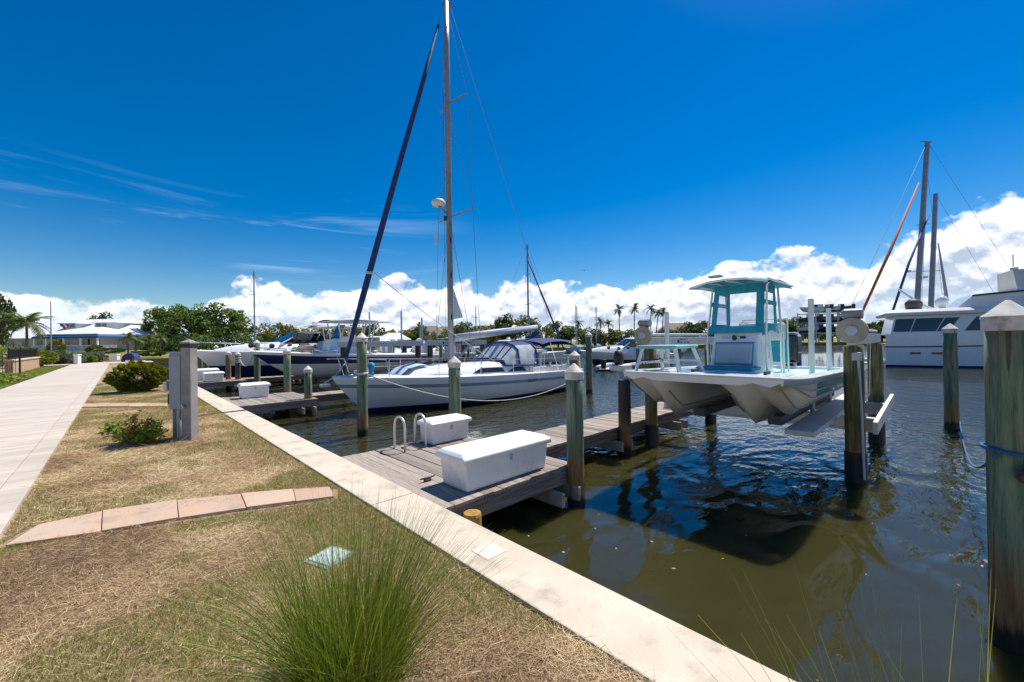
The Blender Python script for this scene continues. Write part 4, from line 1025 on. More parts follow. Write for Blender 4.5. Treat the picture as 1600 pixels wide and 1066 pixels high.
# sailboats seen as masts
def far_sloop(x, ytop, d, lab, furl=None, rz=0, lean=0.0, m_=None, L=10, hull=True, rake=0.0, furl_end=None, spr=(.45, .72)):
    P = at_px(x, d); zt = F(x, ytop, d).z - WATER
    o = thing('sailboat', lab, 'sailboat', P, rz)
    mm = m_ or mast_m
    if hull:
        rws = [lambda s, k: k, lambda s, k: .1, lambda s, k: s * .5, lambda s, k: s]
        make_hull(o, [[(a - L * .42, b, c) for a, b, c in h] for h in hull_secs(L, L * .3, 1.3, 1.0, rws, ns=12)], [0, 1, 1], [antifoul, hullwhite], deckm=nonskid)
        part('cabin', MB().box(-L*.18, L*.22, -.9, .9, 1.1, 1.55), white, o, bevel=.1)
    ms = part('mast', MB().tube([(0, 0, 1.2), (rake, lean, zt)], [.12, .09], 8), mm, o)
    for f in spr:
        z = 1.2 + (zt - 1.2) * f
        part('spreader', MB().bar((rake * f, lean * f - 1.0, z), (rake * f, lean * f + 1.0, z), .06, .04), mm, ms)
    r_ = MB()
    for s in (-1, 1): r_.tube([(0, s * 1.4, 1.1), (rake * .72, s * .95 + lean * .72, 1.2 + (zt - 1.2) * .72), (rake, lean, zt)], .012, 4)
    r_.tube([(L * .5, 0, 1.1), (rake, lean, zt)], .012, 4)
    r_.tube([(-L * .42, 0, 1.2), (rake, lean, zt)], .012, 4)
    part('rigging', r_, wire, o)
    if furl:
        e = furl_end or (rake * .9, lean * .9, 1.2 + (zt - 1.2) * .86)
        part('furled_jib', MB().tube([(-L * .40, 0, 1.5), ((-L * .40 + e[0]) / 2 - .05, e[1] / 2, (1.5 + e[2]) / 2), e], [.07, .11, .05], 8), furl, o, smooth=True)
    return o
far_sloop(826, 382, 44, 'sloop with slim grey mast and dark furled jib beyond the navy bimini', navyfab, R(180 - 30), L=10)
far_sloop(398, 424, 62, 'distant sloop mast rising above the cruiser', None, R(30), L=9)
far_sloop(744, 478, 90, 'small distant mast above the far shore trees, by the boom', None, R(60), L=8)
far_sloop(902, 478, 85, 'small distant mast left of the coconut palms', None, R(60), L=8)
far_sloop(932, 479, 95, 'small distant mast standing before the shorter palms', None, R(20), L=8)
orange = pm('orange_canvas', (.42, .12, .03), (.36, .10, .03), 4, .8)
kp = at_px(1429, 44)
kx = F(1429, 470, 44); kt = F(1450, 222, 44)
def local_ketch():
    o = thing('ketch', 'two-masted ketch with orange furled jib and blue staysail behind the motor yacht', 'sailboat', (kx.x, kx.y, WATER), 0)
    def Lc(x, y, d): p = F(x, y, d); return (p.x - kx.x, p.y - kx.y, p.z - WATER)
    part('main_mast', MB().tube([Lc(1429, 540, 44), Lc(1449, 222, 44)], [.27, .22], 8), mast_m, o)
    part('mizzen_mast', MB().tube([Lc(1452, 540, 45), Lc(1462, 303, 45)], [.26, .2], 8), mast_m, o)
    part('masthead', MB().bar(Lc(1438, 221, 44), Lc(1456, 222, 44), .08, .08), mast_m, o)
    part('furled_jib', MB().tube([Lc(1338, 508, 38), Lc(1388, 398, 40), Lc(1436, 286, 43)], [.10, .14, .08], 8), orange, o, smooth=True)
    part('furled_staysail', MB().tube([Lc(1393, 492, 40), Lc(1420, 412, 41), Lc(1452, 335, 44)], [.10, .11, .07], 8), pm('blue_canvas', (.012, .06, .19), None, rough=.8), o, smooth=True)
    part('furled_mizzen_sail', MB().tube([Lc(1480, 472, 45), Lc(1466, 380, 45)], [.16, .07], 8), pm('grey_canvas', (.4, .42, .45), None, rough=.8), o, smooth=True)
    part('spreader', MB().bar(Lc(1418, 425, 44), Lc(1470, 423, 44), .08, .05), mast_m, o)
    part('spreader', MB().bar(Lc(1432, 352, 44), Lc(1452, 350, 44), .08, .05), mast_m, o)
    for x in (1420, 1446): part('spreader_light', MB().box(-.45, .45, -.2, .2, -.08, .08, T=Matrix.Translation(Lc(x, 424 + (x > 1430) * 9, 43.6))), white, o)
    r_ = MB()
    for a, b in ((Lc(1330, 480, 38), Lc(1448, 224, 44)), (Lc(1600, 455, 45), Lc(1452, 226, 44)), (Lc(1560, 470, 45), Lc(1463, 305, 45)), (Lc(1440, 480, 44), Lc(1449, 280, 44)), (Lc(1475, 480, 44), Lc(1450, 280, 44))):
        r_.tube([a, b], .018, 4)
    part('rigging', r_, wire, o)
    rws = [lambda s, k: k, lambda s, k: .1, lambda s, k: s * .5, lambda s, k: s]
    hl = make_hull(o, [[(a - 5, b, c) for a, b, c in h] for h in hull_secs(15, 4.2, 1.7, 1.3, rws, ns=12)], [0, 1, 1], [antifoul, hullwhite], deckm=nonskid)
local_ketch()

# ---------------------------------------- motor yacht
S0, S1 = W(1384, 573, WATER), W(1540, 575.6, WATER)
ang = math.atan2(S1.y - S0.y, S1.x - S0.x)
yt = thing('motor_yacht', 'large white motor yacht with dark saloon windows and dinghy on its roof', 'yacht', (S0.x, S0.y, WATER), ang)
# local x: stern to bow, y = 0 is the near side, +y away
YL, YB = 19.0, 4.8
secs = []
for i in range(15):
    x = YL * i / 14; t = x / YL
    b = YB / 2 * (1 if t < .55 else 1 - ((t - .55) / .45) ** 2.2 * .98)
    s = 1.62 + .7 * t ** 2
    secs.append([(x, YB / 2 - b * k, z) for k, z in ((.80, -.4), (.94, .0), (.96, .14), (.985, s * .55), (1.0, s - .12), (1.0, s - .02), (1.0, s))] + [(x, YB / 2 + b * k, z) for k, z in ((1.0, s), (.96, .1), (.8, -.4))])
mb = MB(); mb.loft(secs, False, rowm=[1, 1, 0, 0, 2, 0, 0, 0, 1])
n0 = len(mb.v); mb.v += secs[0]; mb.f.append(tuple(range(n0, n0 + 10))); mb.m.append(0)
part('hull', mb, [hullwhite, antifoul, black], yt)
part('deck', MB().loft([[(s_[6][0], s_[6][1], s_[6][2]), (s_[7][0], s_[7][1], s_[7][2])] for s_ in secs]), nonskid, yt)
for x in (1.4, 2.6, 7.2):
    part('hull_port', MB().box(x, x + .6, -.03, .04, .98, 1.14), darkglass, yt, bevel=.02)
part('bulwark', MB().box(.05, 16, .02, .14, 1.62, 2.55), hullwhite, yt)
hs_ = MB(); hs_.loft([[(.5, .12, 2.5), (14.5, .12, 2.5), (14.5, 4.6, 2.5), (.5, 4.6, 2.5)], [(.95, .22, 3.95), (14.0, .22, 3.95), (14.0, 4.5, 3.95), (.95, 4.5, 3.95)]], True, caps=True)
part('deckhouse', hs_, white, yt)
def ywin(x0, x1, l0, l1, name='saloon_window', mat_=None):
    z0, z1 = 2.72, 3.72
    m_ = MB(); m_.loft([[(x0, .115, z0), (x1, .115, z0), (x1 + l1, .185, z1), (x0 + l0, .185, z1)], [(x0, .2, z0), (x1, .2, z0), (x1 + l1, .27, z1), (x0 + l0, .27, z1)]], True, caps=True)
    part(name, m_, mat_ or darkglass, yt)
ywin(.75, 2.3, .35, .5); ywin(2.4, 4.6, .5, .75); ywin(4.7, 5.7, .75, .95)
ywin(7.0, 12.6, 1.0, -.3, mat_=pm('maroon_glass', (.05, .022, .026), (.03, .016, .02), 2, .08, coat=.5))
rf = MB(); rf.loft([[(.1, -.15, 3.96), (13.8, -.15, 3.96), (13.8, 4.9, 3.96), (.1, 4.9, 3.96)], [(.0, -.2, 4.18), (13.9, -.2, 4.18), (13.9, 4.95, 4.18), (.0, 4.95, 4.18)], [(.7, .1, 4.42), (13.4, .1, 4.42), (13.4, 4.6, 4.42), (.7, 4.6, 4.42)]], True, caps=True)
part('roof', rf, white, yt, bevel=.03)
fb_ = MB(); fb_.loft([[(6.5, .5, 4.42), (15.5, .4, 4.42), (15.5, 4.4, 4.42), (6.5, 4.3, 4.42)], [(8.0, .45, 5.35), (16.5, .3, 5.75), (16.5, 4.5, 5.75), (8.0, 4.35, 5.35)]], True, caps=True)
fbr = part('flybridge', fb_, hullwhite, yt)
part('flybridge_trim', MB().loft([[(7.7, .40, 5.2), (16.3, .27, 5.55)], [(7.8, .40, 5.32), (16.4, .27, 5.70)]]), black, fbr)
part('radar_arch', MB().loft([[(11.4, .6, 5.45), (13.5, .6, 5.6), (13.5, 4.2, 5.6), (11.4, 4.2, 5.45)], [(11.2, 1.0, 7.0), (12.0, 1.0, 7.0), (12.0, 3.8, 7.0), (11.2, 3.8, 7.0)]], True, caps=True), pm('arch_cream', (.62, .56, .44), (.7, .68, .62), .6, .4), yt)
part('arch_antenna', MB().lathe([(.0, 0), (.3, .05), (.3, .2), (0, .3)], 10, (11.6, 1.6, 7.0)).tube([(11.7, 2, 7.0), (11.7, 2, 8.2)], .05, 6), galv, yt)
dg_ = part('dinghy', MB().loft([[(13.6 + x, 1.6 + y, 6.05 + z) for y, z in ((-.7 * w, .0), (-.75 * w, .3), (-.45 * w, .42), (.45 * w, .42), (.75 * w, .3), (.7 * w, 0))] for x, w in ((0, .95), (1.2, 1.0), (2.6, .9), (3.4, .3))], True, caps=True), pm('dinghy_grey', (.42, .44, .46), None, rough=.6), yt, smooth=True)
part('dinghy_motor', MB().box(13.2, 13.6, 1.3, 1.8, 6.1, 6.9), black, dg_, bevel=.08)
part('dinghy_chock', MB().box(13.6, 17.0, .9, 2.4, 5.6, 6.05), pm('canvas_tan', (.40, .33, .25), (.3, .26, .2), 3, .9), yt, bevel=.1)
for x, h in ((11.9, 6.5), (13.0, 5.2), (14.6, 7.3), (16.0, 9.0)):
    part('whip_antenna', MB().tube([(x, .25, 4.4), (x + .05, .25, 4.4 + h * .35), (x + .1, .25, 4.4 + h)], [.05, .03, .012], 6), pm('antenna_grey%d' % int(x), (.4, .4, .42), None, rough=.4), yt)
part('davit_crane', MB().tube([(2.0, 3.0, 6.3), (4.2, 2.8, 4.9), (5.2, 2.7, 4.5)], .10, 8), white, yt)
part('satellite_dome', MB().lathe([(0.2, 0), (.42, .3), (.42, .6), (.25, .9), (0, 1.0)], 14, (5.8, 2.0, 4.5)), white, yt, smooth=True)
part('roof_gear', MB().lathe([(0, 0), (.5, .1), (.55, .6), (.3, .9), (0, .95)], 10, (3.3, 2.4, 4.45)), pm('dark_gear', (.05, .06, .07), (.12, .08, .05), 4, .6), yt, smooth=True)
part('transom_rail', MB().tube([(.1, .3, 2.6), (.1, .3, 1.8), (.1, 4.4, 1.8), (.1, 4.4, 2.6)], .04, 6), steel, yt)
part('boarding_edge', MB().box(-.5, .1, .1, 4.6, .28, .42), white, yt, bevel=.04)

for ch_ in yt.children:
    n_ = ch_.name.split('.')[0]
    if n_ in ('hull', 'deck', 'bulwark', 'hull_port', 'transom_rail', 'boarding_edge'): continue
    if n_ in ('satellite_dome', 'roof_gear', 'whip_antenna'):
        xs_ = [v.co.x for v in ch_.data.vertices]; ch_.location.x = (min(xs_) + max(xs_)) / 2 * (.62 - 1)
    else: ch_.scale.x = .62
# ropes
def rope(name, label, A_, B_, sag, mat, r=.011, n=24):
    A_, B_ = Vector(A_), Vector(B_)
    pts_ = [A_.lerp(B_, i / n) - Vector((0, 0, 4 * sag * (i / n) * (1 - i / n))) for i in range(n + 1)]
    o = link(name, MB().tube(pts_, r, 6).mesh(name, mat, True))
    return tag(o, label, 'rope')
a_ = W(567, 681, WATER)
b_ = W(921, 615, WATER)
rope('mooring_rope', 'white mooring rope sagging low along the sailboat side', (a_.x + .1, a_.y, 1.02), (b_.x - .13, b_.y, .45), 1.0, rope_w, .016)
rope('mooring_rope', 'thin rope slanting from the furled jib over the sailboat foredeck', (5.0 + 1.35, 13.7, 4.4), (5.0 + 6.3, 12.2, .75), .15, rope_w, .012)
rope('mooring_rope', 'blue rope trailing in the water from the thick right pile', (W(1573, 1010, WATER).x - .15, W(1573, 1010, WATER).y + .05, .9), (W(1500, 662, WATER).x, W(1500, 662, WATER).y, WATER + .05), .5, rope_b, .014)
rope('mooring_rope', 'white rope looped between the navy boat and the dark pile', (W(372, 600, WATER + .3).x + .12, W(372, 600, WATER + .3).y, 1.0), (4.75, 23.3, 1.42), .45, rope_w, .02)
# ------------------------------------------------------------------ vegetation
def leaf_mesh(name, P, size, tint, mat, aspect=.5, up=0.3, seed=1):
    rg = np.random.default_rng(seed)
    N = len(P)
    a = rg.normal(size=(N, 3)); a[:, 2] = a[:, 2] * .6
    a /= np.linalg.norm(a, axis=1)[:, None]
    b = rg.normal(size=(N, 3)); b -= (b * a).sum(1)[:, None] * a; b /= np.linalg.norm(b, axis=1)[:, None]
    s = (size * rg.uniform(.6, 1.3, N))[:, None] if np.isscalar(size) else (size * rg.uniform(.7, 1.2, N))[:, None]
    nrm = np.cross(a, b)
    V = np.stack([P - a * s, P + b * s * aspect + nrm * s * .15, P + a * s, P - b * s * aspect + nrm * s * .15], 1).reshape(-1, 3)
    me = bpy.data.meshes.new(name)
    me.vertices.add(N * 4); me.vertices.foreach_set('co', V.astype(np.float32).ravel())
    me.loops.add(N * 4); me.loops.foreach_set('vertex_index', np.arange(N * 4, dtype=np.int32))
    me.polygons.add(N); me.polygons.foreach_set('loop_start', np.arange(0, N * 4, 4, dtype=np.int32)); me.polygons.foreach_set('loop_total', np.full(N, 4, dtype=np.int32))
    me.update(calc_edges=True)
    at = me.attributes.new('tint', 'FLOAT', 'FACE'); at.data.foreach_set('value', np.clip(tint, 0, 1).astype(np.float32))
    me.materials.append(mat)
    return me
leaf_mid = tint_mat('leaf_mid', [(0, (.035, .07, .016)), (.5, (.12, .19, .04)), (1, (.30, .36, .08))])
leaf_dark = tint_mat('leaf_dark', [(0, (.018, .042, .012)), (.5, (.058, .105, .026)), (1, (.14, .20, .05))])
leaf_yel = tint_mat('leaf_yellow', [(0, (.05, .07, .012)), (.5, (.15, .17, .025)), (1, (.32, .28, .04))])
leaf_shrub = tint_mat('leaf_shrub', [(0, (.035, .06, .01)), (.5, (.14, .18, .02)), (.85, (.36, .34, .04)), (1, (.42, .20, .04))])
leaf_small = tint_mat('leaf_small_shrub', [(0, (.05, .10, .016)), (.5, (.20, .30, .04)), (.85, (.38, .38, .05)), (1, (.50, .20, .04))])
leaf_silver = tint_mat('leaf_silver', [(0, (.05, .07, .045)), (.6, (.15, .19, .13)), (1, (.28, .32, .22))])
bark = pm('bark', (.16, .13, .10), (.09, .075, .06), 6, .9, bump=.5, bscale=20)
def crown_points(rg, R_, H_, nc, per, cr, flat=.75):
    C = []
    while len(C) < nc:
        p = rg.uniform(-1, 1, 3)
        r = np.linalg.norm(p)
        if .35 < r < 1: C.append(p * np.array([R_, R_, H_ / 2]))
    C = np.array(C)
    pts_, tint = [], []
    for c in C:
        n = int(per * rg.uniform(.6, 1.4)); rad = cr * rg.uniform(.6, 1.25)
        d = rg.normal(size=(n, 3)); d /= np.linalg.norm(d, axis=1)[:, None]
        rr = rad * rg.uniform(.35, 1.0, n) ** .5
        q_ = c + d * rr[:, None] * np.array([1, 1, flat])
        pts_.append(q_); tint.append(rg.normal(.5 + rg.normal(0, .13), .2, n))
    return np.concatenate(pts_), np.concatenate(tint), C
def make_tree(seed, H_, R_, CH, mat, nc=26, per=150, leaf=.22, cr=None):
    rg = np.random.default_rng(seed)
    P, t, C = crown_points(rg, R_, CH, nc, per, cr or R_ * .36)
    P = P + np.array([0, 0, H_ - CH / 2]); C = C + np.array([0, 0, H_ - CH / 2])
    crown = leaf_mesh('crown', P, leaf, t, mat, .55, seed=seed)
    tr = MB(); h0 = max(H_ - CH * .75, H_ * .2)
    tr.tube([(0, 0, -.3), (.05, .03, h0 * .5), (.0, .08, h0)], [R_ * .075, R_ * .06, R_ * .05], 8)
    for c in C[::3]:
        tr.tube([(0, .08, h0), (c[0] * .5, c[1] * .5, (h0 + c[2]) / 2 + .1), tuple(c)], [R_ * .045, R_ * .03, R_ * .012], 5)
    return crown, tr.mesh('trunk', bark, True)
protos = {}
for i, (sd, H_, R_, CH, m_, nc, per, lf_) in enumerate([(11, 8.0, 3.6, 6.0, leaf_mid, 34, 120, .24), (12, 7.0, 3.2, 5.0, leaf_mid, 30, 120, .22), (13, 5.0, 2.8, 4.0, leaf_dark, 24, 120, .2), (14, 4.2, 2.6, 3.6, leaf_yel, 22, 110, .18), (15, 3.2, 2.4, 3.0, leaf_mid, 20, 110, .17), (16, 3.0, 2.6, 2.8, leaf_dark, 20, 110, .17)]):
    protos[i] = make_tree(sd, H_, R_, CH, m_, nc, per, lf_)
def tree(kind, loc, s, label, group, rz=None, name='tree'):
    o = thing(name, label, 'tree', loc, rnd.uniform(0, 6.28) if rz is None else rz, group)
    o.scale = s if isinstance(s, tuple) else (s, s, s)
    link('crown', protos[kind][0], o); link('trunk', protos[kind][1], o)
    return o
def far(x, d, z=.25): 
    p = F(x, 530, d); return (p.x, p.y, z)
def tree_px(kind, x, ytop, d, w_px, label, group, z=.25, ky=1.0):
    "tree whose top reaches ytop and whose crown spans w_px in the photograph"
    H0 = {0: 8, 1: 7, 2: 5, 3: 4.2, 4: 3.2, 5: 3.0}[kind]; R0 = {0: 3.6, 1: 3.2, 2: 2.8, 3: 2.6, 4: 2.4, 5: 2.6}[kind]
    zt = F(x, ytop, d).z
    sz = (zt - z) / H0; sx = (w_px / FPX * d) / (2.2 * R0)
    tree(kind, far(x, d, z), (sx, sx, sz), label, group)
T1 = 'tall leafy trees on the far left shore'
tree_px(0, 258, 481, 78, 62, 'broad loose-crowned tree nearest the clubhouse lawn', T1)
tree_px(0, 300, 476, 84, 66, 'tallest full tree in the group on the left shore', T1)
tree_px(1, 338, 477, 82, 64, 'rounded tall tree in the middle of the left shore group', T1)
tree_px(1, 372, 488, 86, 56, 'slightly lower tree at the marina end of the left shore group', T1)
tree_px(3, 432, 501, 88, 52, 'yellow-green spreading tree behind the express cruiser', T1)
tree_px(3, 462, 508, 95, 44, 'yellowish bush tree beside the white hard top', T1)
for i, (x, yt_, d, w) in enumerate([(236, 524, 72, 44), (275, 520, 70, 46), (312, 521, 72, 46), (350, 524, 74, 46), (388, 522, 76, 44), (420, 524, 80, 40)]):
    tree_px(4 + i % 2, x, yt_, d, w, 'low dense bush ' + ['beside the small palms', 'under the broad loose tree', 'under the tallest tree', 'under the rounded tall tree', 'behind the distant sloop mast', 'under the yellow-green tree'][i] + ' on the left shore', 'bushes under the left trees')
tree_px(2, 161, 494, 92, 44, 'dark round tree behind the clubhouse roof', T1, z=1.3)
tree_px(2, 2, 470, 50, 34, 'dark leafy tree at the left behind the palm', T1, z=.5)
tree_px(1, 26, 496, 75, 60, 'green tree behind the palm and white roof', T1, z=.8)
T2 = 'trees along the far shore'
for i, (k, x, yt_, d, w) in enumerate([(3, 515, 507, 105, 46), (3, 548, 504, 108, 50), (2, 585, 509, 112, 46), (3, 622, 512, 110, 40), (2, 655, 513, 112, 44), (4, 690, 514, 108, 44), (2, 728, 508, 112, 50), (3, 765, 504, 112, 46),
                                  (2, 790, 496, 108, 44), (1, 822, 495, 106, 50), (3, 850, 508, 100, 44), (2, 872, 506, 104, 46), (1, 892, 511, 104, 42), (4, 918, 512, 100, 46), (3, 945, 511, 98, 44), (4, 968, 516, 98, 46), (5, 995, 514, 100, 46), (3, 1022, 516, 100, 44),
                                  (5, 1050, 512, 105, 46), (2, 1078, 507, 108, 44), (2, 1104, 505, 110, 46), (4, 1135, 512, 112, 46), (2, 1170, 508, 118, 50), (1, 1222, 500, 124, 40), (1, 1244, 497, 124, 42), (2, 1268, 506, 130, 40), (4, 1300, 510, 135, 46), (2, 1352, 508, 130, 40), (2, 1378, 503, 128, 46), (1, 1404, 502, 126, 46), (2, 1440, 505, 130, 60), (2, 1500, 503, 130, 70), (2, 1570, 500, 130, 70)]):
    near_ = ['behind the navy boat bimini frame', 'between the white pitched roofs', 'beside the white hip-roofed pavilion', 'before the first brown roof', 'between two brown roofs', 'below the wide brown roof', 'behind the small furled sail', 'beside the long brown roof', 'just above the boom end', 'above the navy bimini', 'under the dark furled jib', 'right of the slim grey mast', 'behind the sport cruiser arch', 'under the shortest palm', 'between the short palms', 'before the short palms', 'at the foot of the first tall palm', 'under the leaning tall palm', 'behind the winch wheel', 'beside the grey-brown roof', 'behind the lift beam end', 'behind the catamaran console', 'behind the canvas top', 'left of the grey trailer', 'above the grey trailer', 'beside the boat rack', 'behind the boat rack', 'right of the boat rack', 'beside the yacht stern', 'touching the yacht roof', 'behind the ketch masts', 'behind the yacht flybridge', 'behind the thick right pile'][i]
    tree_px(k, x, yt_, d, w, ['tall mid-green tree ', 'tall mid-green tree ', 'dark green tree ', 'yellow-green tree ', 'pale low bush ', 'dark low bush '][k] + near_ + ' on the far shore', T2)
# ---- palms
palm_m = tint_mat('palm_leaf', [(0, (.03, .05, .012)), (.5, (.085, .115, .03)), (1, (.24, .24, .07))])
def frond_mesh(L, seed, droop=1.0):
    rg = np.random.default_rng(seed); mb = MB(); n = 16
    pts_ = []
    for i in range(n + 1):
        t = i / n
        pts_.append(Vector((L * t * (1 - .18 * t * droop), 0, L * (.42 * t - .72 * droop * t * t))))
    tint = []
    for i in range(1, n):
        p = pts_[i]; d = (pts_[i + 1] - pts_[i - 1]).normalized()
        ll = L * .34 * math.sin(math.pi * min(.98, .12 + .85 * i / n)) ** .7
        for s in (-1, 1):
            tip = p + d * ll * .55 + Vector((0, s * ll * .78, -ll * .35 * rg.uniform(.5, 1.3)))
            w = d * L * .032
            nn = len(mb.v); mb.v += [tuple(p - w), tuple(p + w), tuple(tip)]; mb.f.append((nn, nn + 1, nn + 2)); mb.m.append(0); tint.append(rg.normal(.5, .2))
    for i in range(n):
        w = Vector((0, L * .008 * (1.3 - i / n), 0)); nn = len(mb.v)
        mb.v += [tuple(pts_[i] - w), tuple(pts_[i] + w), tuple(pts_[i + 1] + w), tuple(pts_[i + 1] - w)]; mb.f.append((nn, nn + 1, nn + 2, nn + 3)); mb.m.append(0); tint.append(.9)
    me = bpy.data.meshes.new('frond'); me.from_pydata(mb.v, [], mb.f); me.materials.append(palm_m)
    at = me.attributes.new('tint', 'FLOAT', 'FACE'); at.data.foreach_set('value', np.clip(tint, 0, 1).astype(np.float32))
    return me
frond_me = [frond_mesh(1.0, 3, .8), frond_mesh(1.0, 4, 1.1), frond_mesh(1.0, 5, 1.4)]
def palm(x, ycrown, d, size, label, group, zb=.25, lean=.0, n=15, thick=.13):
    b = F(x, 530, d); zt = F(x, ycrown, d).z
    o = thing('palm_tree', label, 'palm', (b.x, b.y, zb), rnd.uniform(0, 6.28), group)
    H_ = zt - zb
    part('trunk', MB().tube([(-lean, 0, -.2), (-lean * .7, 0, H_ * .4), (-lean * .2, 0, H_ * .8), (0, 0, H_)], [thick * 1.3, thick, thick * .85, thick * .8], 8), bark, o, smooth=True)
    for i in range(n):
        e = rnd.uniform(-.75, .55) if i > 3 else rnd.uniform(-1.2, -.9)
        f = link('frond', rnd.choice(frond_me), o, (0, 0, H_), (0, e, i * 2.4 + rnd.uniform(-.2, .2)))
        f.scale = (size * rnd.uniform(.8, 1.15),) * 3
    return o
G = 'tall coconut palms on the far shore'
for x, y, ln, lb in ((968, 484, .0, 'upright tall coconut palm standing alone, farthest from the winch wheel'), (992, 484, 1.4, 'tall coconut palm with a leaning trunk beside the upright one'), (1018, 483, .6, 'tallest coconut palm of the close trio behind the winch wheel'), (1029, 490, .8, 'lower middle coconut palm of the close trio'), (1037, 487, .8, 'coconut palm of the close trio beside the white guide pole')):
    palm(x, y, 102, 2.1, lb, G, lean=ln)
for x, y, lb in ((904, 506, 'short palm beside the slim green pile'), (938, 504, 'short palm behind the sport cruiser mast'), (951, 507, 'short palm next to another behind the basin'), (722, 512, 'short palm below the furled sail triangle'), (655, 512, 'short palm beside the first brown roof')):
    palm(x, y, 98, 1.9, lb + ' on the far shore', 'short far palms')
palm(42, 508, 44, 2.3, 'shaggy palm with drooping fronds beside the clubhouse roof', None, zb=.5, n=20)
for x, y, d, lab in ((200, 527, 56, 'small bright palm in front of the clubhouse railing'), (212, 531, 60, 'small bright palm leaning beside its twin near the railing'), (250, 528, 62, 'small palm on the lawn under the tall left trees'), (232, 530, 66, 'small palm between the railing and the tall trees')):
    palm(x, y, d, 1.5, lab, 'small ornamental palms', zb=.6, thick=.1)
# ---- shrubs
def shrub(name, loc, R_, H_, mat, n, leaf, label, seed, cat='shrub', group=None, nc=26, hollow=True):
    rg = np.random.default_rng(seed)
    o = thing(name, label, cat, loc, 0, group)
    d = rg.normal(size=(n, 3)); d /= np.linalg.norm(d, axis=1)[:, None]; d[:, 2] = np.where(d[:, 2] < 0, d[:, 2] * .8, d[:, 2])
    lump = 1 + .10 * np.sin(d[:, 0] * 7 + seed) * np.cos(d[:, 1] * 6 + d[:, 2] * 5) + .06 * np.sin(d[:, 0] * 17 + d[:, 2] * 13)
    rr = (rg.uniform(.45, 1.0, n) ** .45 * lump)[:, None]
    P = d * rr * np.array([R_, R_, H_ * .52]) + np.array([0, 0, H_ * .46])
    P[:, 2] = np.maximum(P[:, 2], .03)
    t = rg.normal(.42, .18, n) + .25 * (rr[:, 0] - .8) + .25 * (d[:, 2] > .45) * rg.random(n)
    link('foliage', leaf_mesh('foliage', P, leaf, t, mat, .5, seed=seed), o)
    st = MB()
    for i in range(7):
        a = i * .9; st.tube([(.04 * math.cos(a), .04 * math.sin(a), -.05), (R_ * .3 * math.cos(a), R_ * .3 * math.sin(a), H_ * .35), (R_ * .55 * math.cos(a + .2), R_ * .55 * math.sin(a + .2), H_ * .6)], [.025, .018, .008], 5)
    part('stems', st, bark, o)
    return o
P = W(217, 611)
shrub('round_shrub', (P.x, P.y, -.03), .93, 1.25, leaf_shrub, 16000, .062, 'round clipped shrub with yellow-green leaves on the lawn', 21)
P = W(221, 690)
o = thing('low_shrub', 'small loose shrub with green and orange leaves beside the power posts', 'shrub', (P.x, P.y, -.03))
rg = np.random.default_rng(5)
pts_, tn = [], []; st = MB()
for k in range(16):
    a = rg.uniform(0, 6.28); r_ = rg.uniform(.12, .55); h = rg.uniform(.18, .48) * (1.15 - r_ * .7)
    tip = np.array([r_ * math.cos(a), r_ * math.sin(a), h])
    st.tube([(0, 0, -.03), tuple(tip * np.array([.5, .5, .65])), tuple(tip)], [.010, .007, .004], 5)
    m_ = 120
    f = rg.uniform(.35, 1.08, m_)[:, None]
    pts_.append(tip * f + rg.normal(0, .055, (m_, 3))); tn.append(rg.normal(.5 + .35 * (rg.random() < .3), .2, m_))
pts_ = np.concatenate(pts_); pts_[:, 2] = np.maximum(pts_[:, 2], .02)
link('foliage', leaf_mesh('foliage', pts_, .040, np.concatenate(tn), leaf_small, .5, seed=9), o)
part('stems', st, bark, o)
for (x, d, R_, H_, mat, lab, zb) in [(20, 40, 2.4, 2.2, leaf_small, 'bright green bushy shrub behind the iron fence', 0), (52, 41, 1.7, 1.8, leaf_shrub, 'yellowish shrub beside the palm trunk behind the iron fence', 0), (86, 47, 1.2, 1.6, leaf_silver, 'wispy grey-green shrub at the end of the stone wall', 0),
                                 (103, 48, 1.7, 1.0, leaf_silver, 'low silver-green mound shrub along the walk', 0), (88, 54, .9, 2.6, leaf_shrub, 'orange-tinged shrub before the clubhouse wall', .4), (137, 50, .75, 1.05, leaf_small, 'small yellow-green shrub at the walk end', 0), (148, 62, 1.0, 1.3, leaf_yel, 'pale clipped shrub by the clubhouse patio', 1.0),
                                 (238, 60, 1.6, .9, leaf_dark, 'dark low shrub on the lawn under the small palms', .5), (170, 60, 1.9, .8, leaf_dark, 'dark clipped low hedge by the patio steps', 1.0)]:
    p = F(x, 545, d)
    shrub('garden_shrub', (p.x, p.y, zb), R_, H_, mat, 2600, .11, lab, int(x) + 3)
o = thing('clipped_hedge', 'long silver-green clipped hedge in front of the clubhouse', 'hedge', F(112, 545, 53).xy.to_3d())
rg = np.random.default_rng(8); n = 6000
o.rotation_euler = (0, 0, -YAW)
P = rg.uniform(-1, 1, (n, 3)) * np.array([3.7, .8, .65]) + np.array([0, 0, .62]); P[:, 2] += .08 * np.sin(P[:, 0] * 4)
link('foliage', leaf_mesh('foliage', P, .10, rg.normal(.5, .2, n), leaf_silver, .5, seed=4), o)
part('stems', MB().box(-3.5, 3.5, -.55, .55, 0, 1.0), pm('hedge_core', (.03, .04, .02), None, rough=.9), o)

